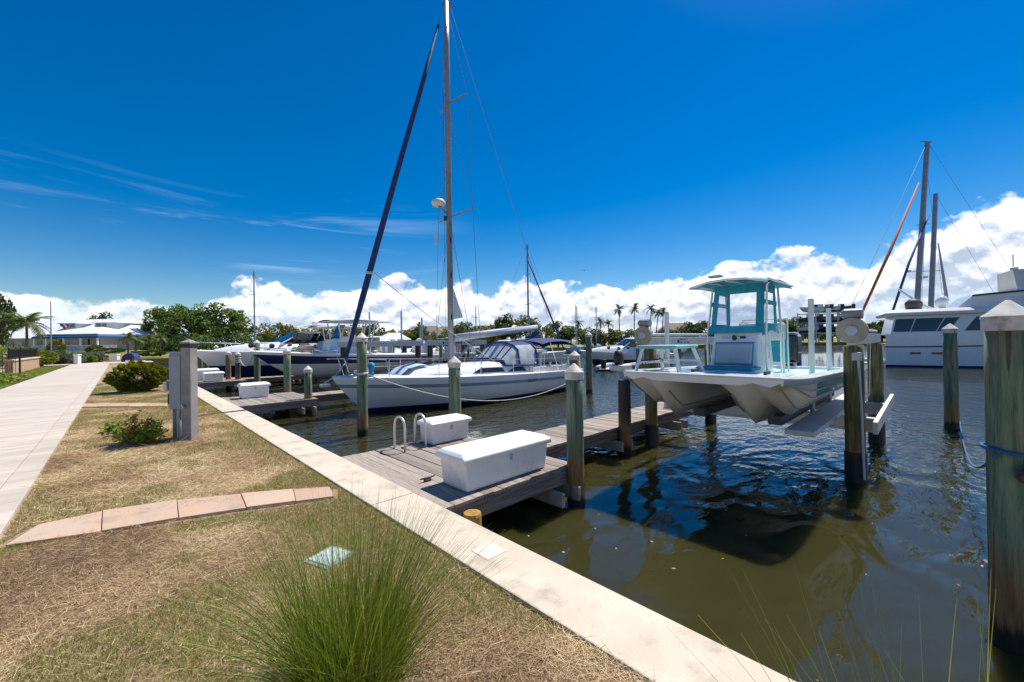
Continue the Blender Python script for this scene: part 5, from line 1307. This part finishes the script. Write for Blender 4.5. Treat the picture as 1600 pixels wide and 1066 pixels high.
# ------------------------------------------------------------------ power pedestal
P = W(297, 686)
conc = pm('post_concrete', (.30, .285, .27), (.235, .22, .205), 5, .9, bump=.3, bscale=40, dirt=((.14, .12, .11), 3, .55, .8, .5))
cabg = pm('cabinet_grey', (.27, .31, .35), (.24, .28, .32), 2, .45)
pp = thing('power_pedestal', 'grey electrical pedestal of two concrete posts with metal cabinet and conduits', 'power pedestal', (P.x, P.y, -.03), -YAW)
for i, (x, y, h) in enumerate(((0, 0, 1.86), (-.20, .26, 1.86))):
    po_ = part('concrete_post', MB().box(x - .095, x + .095, y - .095, y + .095, -.1, h), conc, pp, bevel=.012)
    part('black_collar', MB().box(x - .10, x + .10, y - .10, y + .10, h - .05, h + .035), black, po_)
    mb = MB(); mb.loft([[(x + a * .102, y + b * .102, h + .035) for a, b in ((-1, -1), (1, -1), (1, 1), (-1, 1))], [(x + a * .10, y + b * .10, h + .06) for a, b in ((-1, -1), (1, -1), (1, 1), (-1, 1))], [(x + a * .004, y + b * .004, h + .12) for a, b in ((-1, -1), (1, -1), (1, 1), (-1, 1))]], True, caps=True)
    part('post_cap', mb, conc, po_)
part('cabinet', MB().box(-.345, -.10, -.06, .14, .62, 1.70), cabg, pp, bevel=.012)
part('cabinet_door', MB().box(-.335, -.12, -.075, -.062, .65, 1.66), cabg, pp, bevel=.004)
part('cabinet_hood', MB().box(-.37, .0, -.09, .16, 1.70, 1.735), cabg, pp, bevel=.006)
part('side_bracket', MB().box(-.40, -.345, .0, .1, .75, 1.55), pm('bleached_wood', (.42, .38, .34), (.3, .27, .24), 6, .8), pp)
part('outlet_box', MB().box(-.47, -.40, -.06, .10, .98, 1.16), pm('outlet_pale', (.5, .54, .58), None, rough=.5), pp, bevel=.01)
for z in (.72, 1.20):
    part('black_outlet', MB().box(-.385, -.345, -.05, -.0, z, z + .2), black, pp)
for x in (-.32, -.27, -.22):
    part('conduit', MB().tube([(x, .02, -.05), (x, .02, .62)], .026, 8), cabg, pp, smooth=True)
part('thin_cable', MB().tube([(-.16, -.06, .62), (-.15, -.07, .3), (-.12, -.08, .0)], .010, 6), rope_w, pp)
part('thin_cable', MB().tube([(-.19, -.06, .62), (-.185, -.07, .3), (-.16, -.09, .0)], .010, 6), rope_w, pp)
part('pipe_stub', MB().tube([(-.06, -.1, .72), (.0, -.14, .66)], .025, 8), steel, pp)
part('ground_cable', MB().tube([(.05, -.1, .12), (-.05, -.22, .02), (-.18, -.30, .0)], .009, 6), rope_w, pp)

# ------------------------------------------------------------------ garden wall and fence on the left
gwl = thing('garden_wall', 'low tan stone garden wall topped by black iron fence', 'wall', (-5.9, 47.5, 0))
stone = pm('tan_stone', (.46, .31, .19), (.36, .24, .15), 3.5, .9, bump=.8, bscale=12, coords='World')
part('stone_face', MB().box(-.2, .2, 0, 16, -.1, .92), stone, gwl)
part('coping', MB().box(-.28, .28, -.05, 16.05, .92, 1.04), concrete, gwl, bevel=.02)
part('end_pier', MB().box(-.3, .3, 15.4, 16.1, -.1, 1.12), concrete, gwl, bevel=.02)
iron = pm('black_iron', (.012, .012, .014), None, rough=.5)
fn = thing('iron_fence', 'black iron picket fence standing on the tan garden wall', 'fence', (-5.9, 47.5, 1.04))
for z in (.08, .72): part('fence_rail', MB().box(-.02, .02, 0, 15.4, z, z + .045), iron, fn)
pk = MB().box(-.012, .012, -.012, .012, 0, .80).mesh('picket', iron)
for i in range(110): link('picket', pk, fn, (0, .1 + i * .14, 0))
for y in (0, 5.1, 10.2, 15.3): part('fence_post', MB().box(-.045, .045, y - .045, y + .045, 0, .88), iron, fn)
hr = thing('iron_handrail', 'black iron stair handrail in front of the tan garden wall', 'handrail', (-5.3, 46.8, 0))
part('post', MB().box(-.05, .05, -.05, .05, 0, 1.35), iron, hr); part('post', MB().box(-2.05, -1.95, -.05, .05, 0, 1.7), iron, hr)
part('top_rail', MB().bar((0, 0, 1.3), (-3.2, 0, 2.0), .05, .05), iron, hr)
for i in range(14): part('baluster', MB().box(-.2 - i * .2 - .012, -.2 - i * .2 + .012, -.012, .012, .15, 1.3 + i * .043), iron, hr)

# ------------------------------------------------------------------ clubhouse on its raised lawn
c0 = F(100, 545, 70)
mound = MB()
Tm = Matrix.Translation((c0.x, c0.y, 0)) @ Matrix.Rotation(-YAW, 4, 'Z')
def tp(l): return [tuple(Tm @ Vector(p)) for p in l]
mound.loft([tp([(-60, -13, -.1), (17, -13, -.1), (24, -6, -.1), (24, 60, -.1), (-60, 60, -.1)]), tp([(-60, -8, 1.32), (13.5, -8, 1.32), (17, -3, 1.32), (17, 60, 1.32), (-60, 60, 1.32)])], True, caps=True)
struct(link('raised_lawn', mound.mesh('raised_lawn', far_m)))
rw = thing('retaining_wall', 'low brown stone retaining wall below the clubhouse lawn', 'wall', (c0.x, c0.y, 0), -YAW)
part('stone_face', MB().box(3.5, 9.5, -14.2, -13.7, -.1, .75), stone, rw); part('coping', MB().box(3.45, 9.55, -14.25, -13.65, .75, .83), concrete, rw)
ch = thing('clubhouse', 'white clubhouse with metal roof, dormers and blue awning', 'building', (c0.x, c0.y, 1.3), -YAW)
roofm = pm('white_metal_roof', (.74, .75, .77), (.68, .69, .72), 3, .4)
wallm = pm('pale_siding', (.55, .56, .58), (.49, .50, .52), 3, .8)
awn = pm('blue_awning', (.008, .085, .23), (.01, .10, .27), 3, .7)
def hip(x0, x1, y0, y1, z0, z1, ins, mb=None):
    mb = mb or MB(); ym = (y0 + y1) / 2
    mb.loft([[(x0, y0, z0 - .12), (x1, y0, z0 - .12), (x1, y1, z0 - .12), (x0, y1, z0 - .12)], [(x0, y0, z0), (x1, y0, z0), (x1, y1, z0), (x0, y1, z0)], [(x0 + ins, ym - .02, z1), (x1 - ins, ym - .02, z1), (x1 - ins, ym + .02, z1), (x0 + ins, ym + .02, z1)]], True, caps=True)
    return mb
part('main_wall', MB().box(-18, 9, 2, 14, 0, 2.45), wallm, ch)
mr = part('main_roof', hip(-19.5, 10, .5, 15.5, 2.4, 6.0, 5.5), roofm, ch)
for i in range(34): part('roof_seam', MB().bar((-13.5 + i * .6, .45, 2.43), (-13.5 + i * .6, 7.9, 6.01), .05, .06), roofm, mr)
for x0, x1, yy in ((-3.7, -1.2, 3.2), (2.2, 6.2, 3.0)):
    dw = part('dormer', MB().box(x0, x1, yy, yy + 4, 3.3, 5.05), wallm, ch)
    part('dormer_roof', hip(x0 - .5, x1 + .5, yy - .5, yy + 5, 5.05, 5.5, 1.0), roofm, dw)
    for k in range(2): part('dormer_window', MB().box(x0 + .35 + k * 1.0, x0 + 1.15 + k * 1.0, yy - .04, yy, 4.25, 4.9), darkglass, dw)
part('pavilion_wall', MB().box(1.5, 8.8, -2.5, 3, 0, 2.2), wallm, ch)
pr = part('pavilion_roof', hip(.2, 10.2, -4.4, 4.5, 2.85, 4.1, 3.5), roofm, ch)
aw = MB(); aw.loft([[(.0, -4.7, 2.15), (10.6, -4.7, 2.15)], [(.0, -4.75, 2.45), (10.6, -4.75, 2.45)], [(1.6, -3.4, 3.0), (9.6, -3.4, 3.0)]])
aw.loft([[(10.6, -4.7, 2.15), (10.8, 3, 2.15)], [(10.6, -4.75, 2.45), (10.8, 3, 2.45)], [(9.6, -3.4, 3.0), (9.9, 3, 3.0)]])
aw.loft([[(.0, -4.7, 2.15), (-.1, 1, 2.15)], [(.0, -4.75, 2.45), (-.1, 1, 2.45)], [(1.6, -3.4, 3.0), (1.5, 1, 3.0)]])
part('blue_awning', aw, awn, ch)
part('side_awning', MB().loft([[(10.8, -1.5, 2.4), (13.0, -1.5, 2.3)], [(11, 1.5, 2.85), (12.6, 1.5, 2.75)]]), awn, ch)
for x in (.2, 2.1, 4.9, 7.6, 10.3): part('column', MB().box(x - .1, x + .1, -4.6, -4.4, 0, 2.2), white, ch)
for x0, x1 in ((-12, -11), (-9.5, -8.6), (-6.9, -6), (-4.6, -3.8), (-2.9, -2.0)):
    part('window', MB().box(x0, x1, 1.94, 2.0, .8, 2.0), darkglass, ch)
for x0, x1, z0, z1 in ((1.7, 2.6, .8, 2.0), (2.75, 3.6, .8, 2.0), (5.1, 6.0, .9, 2.05), (6.1, 7.3, .9, 2.05), (7.6, 8.6, .9, 2.05)):
    part('window', MB().box(x0, x1, -2.55, -2.5, z0, z1), darkglass, ch)
rl = part('railing', MB().box(.0, 13.5, -4.75, -4.7, .95, 1.02).box(.0, 13.5, -4.75, -4.7, .12, .18), white, ch)
bal = MB().box(-.02, .02, -.02, .02, .1, .98).mesh('baluster', white)
for i in range(68): link('baluster', bal, rl, (.1 + i * .2, -4.725, 0))
part('patio', MB().box(-1, 14, -5.2, 2, -.1, .04), concrete, ch)
fp = F(80, 545, 50); fz = F(80, 471, 50).z
fo = thing('flagpole', 'tall slim grey flagpole in front of the clubhouse', 'flagpole', (fp.x, fp.y, 0))
part('pole', MB().tube([(0, 0, -.1), (0, 0, fz - .1)], [.08, .045], 10), pm('pole_grey', (.26, .27, .29), None, rough=.5), fo); part('finial', MB().lathe([(0, 0), (.07, .04), (.07, .1), (0, .14)], 10, (0, 0, fz - .1)), galv, fo, smooth=True)
fl = F(97, 511, 64)
fo = thing('small_flag', 'small red, white and blue flag hanging before the white roof', 'flag', (fl.x, fl.y, fl.z), -YAW)
part('staff', MB().tube([(-1.1, .5, -.3), (.0, 0, .6)], .03, 6), white, fo)
part('red_field', MB().loft([[(-.35, 0, .45), (-.05, 0, .62)], [(.35, .05, -.45), (.65, .0, -.2)]]), pm('flag_red', (.45, .03, .04), None, rough=.8), fo)
part('white_field', MB().loft([[(-.05, -.01, .62), (.2, -.01, .66)], [(.65, -.01, -.2), (.85, -.01, .1)]]), white, fo)
part('blue_field', MB().loft([[(-.40, -.01, .42), (-.2, -.01, .54)], [(-.1, -.01, .0), (.12, -.01, .12)]]), pm('flag_blue', (.02, .04, .22), None, rough=.8), fo)
for x, y0, y1, d, w, lab in ((121, 555, 571, 47, .5, 'white utility pedestal beside the walk near the hedge'), (179, 554, 563, 46, .9, 'white utility box at the end of the walk')):
    p = F(x, y1, d); h = F(x, y0, d).z - p.z
    o = thing('utility_pedestal', lab, 'pedestal', (p.x, p.y, max(p.z, -.02)), -YAW)
    part('cabinet', MB().box(-w/2, w/2, -.2, .2, 0, h * .85), white, o, bevel=.03); part('lid', MB().box(-w/2 - .04, w/2 + .04, -.24, .24, h * .85, h), white, o, bevel=.03)
vh = F(205, 558, 52)
o = thing('covered_cart', 'dark blue covered cart parked at the end of the walk', 'cart', (vh.x, vh.y, -.02), -YAW)
part('body', MB().loft([[(-.85, -.5, .25), (.85, -.5, .25), (.85, .5, .25), (-.85, .5, .25)], [(-.75, -.45, .75), (.75, -.45, .75), (.75, .45, .75), (-.75, .45, .75)], [(-.3, -.4, 1.1), (.45, -.4, 1.1), (.45, .4, 1.1), (-.3, .4, 1.1)]], True, caps=True), navyfab, o, bevel=.06)
for x in (-.55, .55): part('wheel', MB().lathe([(0, -.08), (.2, -.08), (.24, 0), (.2, .08), (0, .08)], 14, (x, -.5, .24), axis='y'), black, o)

# ------------------------------------------------------------------ houses, racks and the rest of the far shore
for x, d, w, h, rh, lab in ((562, 96, 7, 1.6, 1.7, 'white pitched-roof building behind the navy boat'), (585, 98, 9, 1.6, 1.9, 'larger white pitched-roof building beyond the slips'), (610, 100, 7, 2.6, 1.7, 'white hip-roofed pavilion beside the lift beams')):
    p = F(x, 535, d); o = thing('white_building', lab, 'building', (p.x, p.y, .25), -YAW, 'white roofed buildings')
    part('wall', MB().box(-w*.42, w*.42, 0, 6, 0, h + .1), wallm, o); part('roof', hip(-w/2, w/2, -.6, 6.6, h, h + rh, w * .3), roofm, o)
    for k in (-.25, .1): part('window', MB().box(w*k, w*k + 1.0, -.04, 0, .5, 1.4), darkglass, o)
brn = pm('brown_roof', (.24, .18, .14), (.19, .15, .12), 2, .9)
for x, d, w, lab in ((660, 135, 16, 'brown-roofed house beyond the cruisers'), (705, 140, 18, 'wide brown-roofed house behind the sailboat mast'), (765, 138, 20, 'long brown-roofed house above the boom'), (1065, 140, 12, 'grey-brown roofed house behind the lift lettering')):
    p = F(x, 535, d); o = thing('house', lab, 'house', (p.x, p.y, .25), -YAW, 'brown roofed houses')
    part('wall', MB().box(-w*.45, w*.45, 0, 9, 0, 4.2), pm('house_wall%d' % x, (.42, .38, .32), None, rough=.8), o); part('roof', hip(-w/2, w/2, -.8, 9.8, 4.1, 7.4, w * .25), brn, o)
    for k in range(4): part('window', MB().box(-w*.38 + k * w * .2, -w*.38 + k * w * .2 + 1.2, -.05, 0, 1.4, 3.0), darkglass, o)
rk0 = F(1305, 535, 112)
rk = thing('boat_rack', 'open steel dry-storage rack holding boats on three levels', 'boat rack', (rk0.x, rk0.y, .25), -YAW)
for x in (-5.2, -2.2, .8, 3.8, 6.8):
    for y in (0, 7): part('rack_post', MB().box(x - .12, x + .12, y - .12, y + .12, 0, 8.6), galv, rk)
for z in (2.6, 5.4, 8.2):
    for y in (0, 7): part('rack_beam', MB().box(-5.4, 7.0, y - .1, y + .1, z, z + .25), galv, rk)
rows_ = [lambda s, k: k, lambda s, k: .2, lambda s, k: s * .6, lambda s, k: s]
bi_ = 0
for z in (2.9, 5.7, 8.5):
    for x in (-3.7, -.7, 2.3, 5.3):
        if z > 8 and x < -3: continue
        lab = ['white', 'dark', 'grey'][bi_ % 3] + ' stored boat on the ' + {2.9: 'lowest', 5.7: 'middle', 8.5: 'top'}[z] + ' level of the steel rack, ' + {-3.7: 'outermost', -.7: 'second', 2.3: 'third', 5.3: 'innermost'}[x] + ' bay'
        ob_ = thing('stored_boat', lab, 'boat', tuple((Matrix.Translation(rk.location) @ Matrix.Rotation(-YAW, 4, 'Z')) @ Vector((x, 9.0, z - .0 + .45))), -YAW - R(90), 'boats in the rack')
        make_hull(ob_, [[(8.5 - a, b, c) for a, b, c in h] for h in hull_secs(8, 2.4, 1.3, 1.0, rows_, ns=8)], [0, 1, 1], [antifoul, [hullwhite, navy, stripe_g][bi_ % 3]], deckm=nonskid)
        part('outboard_motor', MB().box(8.5, 9.2, -.3, .3, .4, 1.7), black, ob_, bevel=.1); part('console', MB().box(4, 5.2, -.5, .5, 1.0, 2.0), galv, ob_)
        bi_ += 1
ob_ = thing('stored_boat', 'white boat with navy cover pointing out from the top of the rack', 'boat', tuple((Matrix.Translation(rk.location) @ Matrix.Rotation(-YAW, 4, 'Z')) @ Vector((-7.6, 3.0, 8.95))), -YAW, 'boats in the rack')
make_hull(ob_, hull_secs(7.5, 2.4, 1.2, .9, rows_, ns=10), [0, 1, 1], [hullwhite, hullwhite], deckm=nonskid)
part('navy_cover', MB().box(3.0, 4.8, -.8, .8, 1.0, 1.8), navyfab, ob_, bevel=.2); part('outboard_motor', MB().box(7.4, 8.1, -.3, .3, .5, 1.8), black, ob_, bevel=.1)
cp_ = F(1236, 530, 118); o = thing('storage_trailer', 'long grey enclosed trailer parked by the far boat rack', 'trailer', (cp_.x, cp_.y, .25), -YAW)
part('body', MB().box(-3.8, 3.8, 0, 2.4, .6, 2.9), pm('trailer_grey', (.25, .27, .30), None, rough=.5), o, bevel=.1)
for x in (.2, 1.2): part('wheel', MB().lathe([(0, -.1), (.4, -.1), (.42, 0), (0, .1)], 12, (x, -.1, .4), axis='y'), black, o)
for x, d, lab in ((950, 33, 'pale grey inflatable dinghy floating off the sailboat stern'), (1350, 36, 'grey inflatable dinghy tied behind the motor yacht')):
    p = F(x, 540, d); o = thing('inflatable_dinghy', lab, 'dinghy', (p.x, p.y, WATER), R(20), 'inflatable dinghies')
    for s in (-1, 1): part('tube', MB().tube([(-1.4, s * .6, .22), (.6, s * .6, .24), (1.3, s * .3, .32), (1.5, 0, .36)], [.2, .22, .2, .16], 10), pm('hypalon%d%d' % (x, s), (.45, .45, .47), None, rough=.6), o, smooth=True)
    part('floor', MB().box(-1.3, 1.1, -.5, .5, .1, .16), galv, o); part('outboard_motor', MB().box(-1.75, -1.4, -.18, .18, .2, .95), black, o, bevel=.06)
bd = F(913, 423, 60)
o = thing('bird', 'small dark bird gliding in the sky above the clouds', 'bird', bd, R(40))
part('body', MB().lathe([(0, -.28), (.05, -.2), (.07, 0), (.04, .18), (0, .26)], 10, axis='x'), black, o, smooth=True)
for s in (-1, 1): part('wing', MB().loft([[(-.08, s * .03, .0), (.12, s * .03, .02)], [(-.06, s * .38, .1), (.08, s * .38, .11)], [(-.12, s * .75, .05), (-.06, s * .75, .05)]]), black, o)
# ------------------------------------------------------------------ grass
def blades(name, base, vec, width, tint, mat, seg=1, bend=None, seed=0, rough=1.0):
    "thin strips: base points, tip vectors, widths"
    rg = np.random.default_rng(seed); N = len(base)
    side = np.cross(vec, rg.normal(size=(N, 3)) * rough + np.array([0, 0, 1.0 - rough])); side /= np.linalg.norm(side, axis=1)[:, None] + 1e-9
    side *= width[:, None] / 2
    K = seg + 1; V = np.zeros((N, K * 2, 3))
    for i in range(K):
        t = i / seg
        c = base + vec * t + (bend * t * t if bend is not None else 0)
        w = side * (1 - t * .85)
        V[:, 2 * i] = c - w; V[:, 2 * i + 1] = c + w
    idx = np.arange(N)[:, None] * (2 * K)
    Fc = np.concatenate([idx + np.array([2 * i, 2 * i + 1, 2 * i + 3, 2 * i + 2]) for i in range(seg)], 1).reshape(-1, 4)
    me = bpy.data.meshes.new(name); nf = len(Fc)
    me.vertices.add(N * 2 * K); me.vertices.foreach_set('co', V.astype(np.float32).ravel())
    me.loops.add(nf * 4); me.loops.foreach_set('vertex_index', Fc.astype(np.int32).ravel())
    me.polygons.add(nf); me.polygons.foreach_set('loop_start', np.arange(0, nf * 4, 4, dtype=np.int32)); me.polygons.foreach_set('loop_total', np.full(nf, 4, dtype=np.int32))
    me.update(calc_edges=True)
    at = me.attributes.new('tint', 'FLOAT', 'FACE'); at.data.foreach_set('value', np.repeat(np.clip(tint, 0, 1), seg).astype(np.float32))
    me.materials.append(mat)
    return me
straw_m = tint_mat('straw', [(0, (.14, .075, .045)), (.35, (.38, .245, .14)), (.7, (.63, .47, .26)), (1, (.78, .65, .42))], rough=.7, trans=.15, spec=.2)
dry_m = tint_mat('dry_grass', [(0, (.26, .18, .08)), (.5, (.52, .39, .17)), (1, (.66, .55, .26))], rough=.7, trans=.25, spec=.2)
green_m = tint_mat('green_grass', [(0, (.08, .14, .02)), (.5, (.20, .28, .035)), (1, (.40, .42, .09))], rough=.6, trans=.3, spec=.3)
reed_m = tint_mat('reed_grass', [(0, (.05, .10, .012)), (.45, (.14, .21, .02)), (.8, (.28, .32, .04)), (1, (.52, .42, .16))], rough=.45, trans=.3, spec=.4)
def vnoise(x, y, s, seed):
    rg = np.random.default_rng(seed); G_ = rg.random((64, 64))
    u, v = x * s % 64, y * s % 64
    i, j = np.floor(u).astype(int), np.floor(v).astype(int); fu, fv = u - i, v - j
    fu, fv = fu * fu * (3 - 2 * fu), fv * fv * (3 - 2 * fv); i2, j2 = (i + 1) % 64, (j + 1) % 64
    return (G_[i, j] * (1 - fu) + G_[i2, j] * fu) * (1 - fv) + (G_[i, j2] * (1 - fu) + G_[i2, j2] * fu) * fv
def greenness(x, y):
    g_ = .6 * vnoise(x, y, .9, 1) + .4 * vnoise(x, y, 2.7, 2)
    g_ = g_ + .22 * np.exp(-((x - 2.0) / .35) ** 2) + .10 * np.exp(-((x + .85) / .2) ** 2) - .05
    return g_ + .10 * np.clip((y - 9) / 8, 0, 1) + .10 * np.exp(-((x - 1.6) ** 2 + (y - 2.2) ** 2) / .8)
rg = np.random.default_rng(42)
def scatter(n, y0, y1):
    y = y0 + (y1 - y0) * rg.random(n); x = rg.uniform(-.83, 2.01, n)
    return x, y
def on_slab(x, y):
    "keep the stepping path clear"
    m = np.zeros(len(x), bool)
    a, b = np.array([-.72, 6.2]), np.array([1.92, 5.12])
    d = b - a; L2 = (d ** 2).sum()
    t = ((x - a[0]) * d[0] + (y - a[1]) * d[1]) / L2
    px_ = x - (a[0] + t * d[0]); py_ = y - (a[1] + t * d[1])
    return (t > -.02) & (t < 1.0) & (px_ ** 2 + py_ ** 2 < (.235 - .05 * t) ** 2)
def lawn_layer(name, label, n, y0, y1, kind, mat, sc=1.0):
    x, y = scatter(n, y0, y1)
    g_ = greenness(x, y)
    if kind == 'straw': keep = rg.random(n) < np.clip(1.25 - 1.3 * np.clip((g_ - .42) / .2, 0, 1), .12, 1)
    elif kind == 'dry': keep = rg.random(n) < np.clip((g_ - .33) / .22, .10, 1)
    else: keep = rg.random(n) < np.clip((g_ - .50) / .14, 0.015, 1)
    vc = W(515, 870, 0)
    keep &= ~on_slab(x, y) & ~((abs(x - vc.x) < .15) & (abs(y - vc.y) < .15))
    x, y = x[keep], y[keep]; m = len(x)
    a = rg.uniform(0, 6.283, m)
    if kind == 'straw':
        Ls = np.where(rg.random(m) < .12, rg.uniform(.10, .19, m), rg.uniform(.03, .10, m)) * sc; el_ = rg.uniform(-.08, .38, m); z = rg.uniform(-.03, .0, m); wd = rg.uniform(.0018, .0042, m) * sc
        tint = .56 + .75 * (vnoise(x, y, 1.4, 5) - .5) + rg.normal(0, .25, m)
        pd = W(280, 692); tint = tint - .38 * np.exp(-((x - pd.x) ** 2 + (y - pd.y) ** 2) / .9)   # bark mulch round the posts
    elif kind == 'dry':
        Ls = rg.uniform(.02, .055, m) * sc; el_ = rg.uniform(.4, 1.4, m); z = np.full(m, -.03); wd = rg.uniform(.002, .004, m) * sc
        tint = .45 + rg.normal(0, .25, m)
    else:
        Ls = rg.uniform(.025, .06, m) * sc; el_ = rg.uniform(.5, 1.45, m); z = np.full(m, -.03); wd = rg.uniform(.0025, .0045, m) * sc
        tint = .5 + rg.normal(0, .25, m)
    vec = np.stack([np.cos(a) * np.cos(el_), np.sin(a) * np.cos(el_), np.sin(el_)], 1) * Ls[:, None]
    base = np.stack([x, y, z], 1)
    me = blades(name, base, vec, wd, tint, mat, 1, seed=n, rough=.3 if kind == 'straw' else .8)
    o = link(name, me); o['kind'] = 'stuff'; o['label'] = label; o['category'] = 'grass'
lawn_layer('straw_thatch', 'brown dead thatch and straw covering the near lawn', 150000, .8, 6.5, 'straw', straw_m)
lawn_layer('straw_thatch', 'brown dead thatch on the lawn beyond the stepping path', 110000, 6.5, 16, 'straw', straw_m, 1.5)
lawn_layer('dry_grass', 'short straw-yellow grass of the near lawn', 120000, .8, 6.5, 'dry', dry_m)
lawn_layer('dry_grass', 'short straw-yellow grass beyond the stepping path', 90000, 6.5, 22, 'dry', dry_m, 1.4)
lawn_layer('green_grass', 'green tufts in the near lawn', 90000, .8, 6.5, 'green', green_m)
lawn_layer('green_grass', 'green tufts beyond the stepping path', 80000, 6.5, 30, 'green', green_m, 1.4)
# green verge left of the walk
n = 30000; x = rg.uniform(-5.6, -3.9, n); y = rg.uniform(26, 64, n)
a = rg.uniform(0, 6.28, n); e_ = rg.uniform(.5, 1.4, n); Ls = rg.uniform(.05, .14, n)
me = blades('verge_grass', np.stack([x, y, np.full(n, -.03)], 1), np.stack([np.cos(a) * np.cos(e_), np.sin(a) * np.cos(e_), np.sin(e_)], 1) * Ls[:, None], np.full(n, .014), .55 + rg.normal(0, .2, n), green_m)
o = link('verge_grass', me); o['kind'] = 'stuff'; o['label'] = 'green grass verge between the walk and the stone wall'; o['category'] = 'grass'
P = W(8, 596); n = 9000
x = rg.normal(P.x - .6, .55, n); y = rg.normal(P.y + .2, 1.6, n); keep = x < -3.95; x, y = x[keep], y[keep]; n = len(x)
o = thing('bed_plants', 'dark green low bedding plants on mulch left of the walk', 'plants', (0, 0, 0))
link('foliage', leaf_mesh('foliage', np.stack([x, y, rg.uniform(.0, .32, n)], 1), .07, rg.normal(.45, .22, n), leaf_small, .5, seed=77), o)
part('mulch', MB().box(P.x - 2.4, -3.9, P.y - 3.4, P.y + 3.2, -.05, .01), pm('mulch', (.035, .025, .022), (.06, .045, .04), 20, .95), o)
# ---- tall ornamental grass clumps
def clump(loc, n, H_, spread, label, seed, lean=(0, 0)):
    rg = np.random.default_rng(seed)
    o = thing('ornamental_grass', label, 'grass clump', loc)
    a = rg.uniform(0, 6.283, n); r_ = .26 * np.sqrt(rg.random(n))
    base = np.stack([r_ * np.cos(a), r_ * np.sin(a), np.full(n, -.03)], 1)
    a2 = a + rg.normal(0, .5, n); out = spread * rg.random(n) ** .75 * (.35 + .65 * r_ / .26)
    h = H_ * rg.uniform(.45, 1.0, n) * (1 - .25 * out / spread)
    vec = np.stack([np.cos(a2) * out * .55 + lean[0] * .4, np.sin(a2) * out * .55 + lean[1] * .4, h], 1)
    bend = np.stack([np.cos(a2) * out * .6 + lean[0] * .6, np.sin(a2) * out * .6 + lean[1] * .6, -h * .16 * (out / spread)], 1)
    tint = rg.normal(.50, .2, n) + .45 * (rg.random(n) < .06)
    link('blades', blades('blades', base, vec, rg.uniform(.0028, .0052, n) * (1.0 if n > 500 else 1.5), tint + (0 if n > 500 else .25), reed_m, 6, bend, seed), o)
    return o
P = W(548, 1050)
clump((P.x, P.y, -.03), 2100, 1.12, .70, 'tall green ornamental grass clump on the dry lawn', 3)
Pq = fw0 * 1.25 + rt0 * 1.35
clump((min(Pq.x, 1.88), Pq.y, -.03), 110, 1.12, .75, 'sparse ornamental grass with blades arching over the seawall cap', 4, lean=(.06, -.03))

# floating leaves and bits on the water by the wall
rg = np.random.default_rng(31); n = 90
x = 2.6 + rg.gamma(1.6, 1.6, n); y = rg.uniform(-2.5, 9, n)
me = leaf_mesh('floating_leaves', np.stack([x, y, np.full(n, WATER + .004)], 1), .022, rg.normal(.6, .3, n), straw_m, .5, seed=12)
v_ = np.empty(len(me.vertices) * 3, np.float32); me.vertices.foreach_get('co', v_); v_ = v_.reshape(-1, 3); v_[:, 2] = WATER + .004 + (v_[:, 2] - WATER - .004) * .15; me.vertices.foreach_set('co', v_.ravel())
o = link('floating_leaves', me); o['kind'] = 'stuff'; o['label'] = 'scattered dead leaves floating on the water by the seawall'; o['category'] = 'leaves'
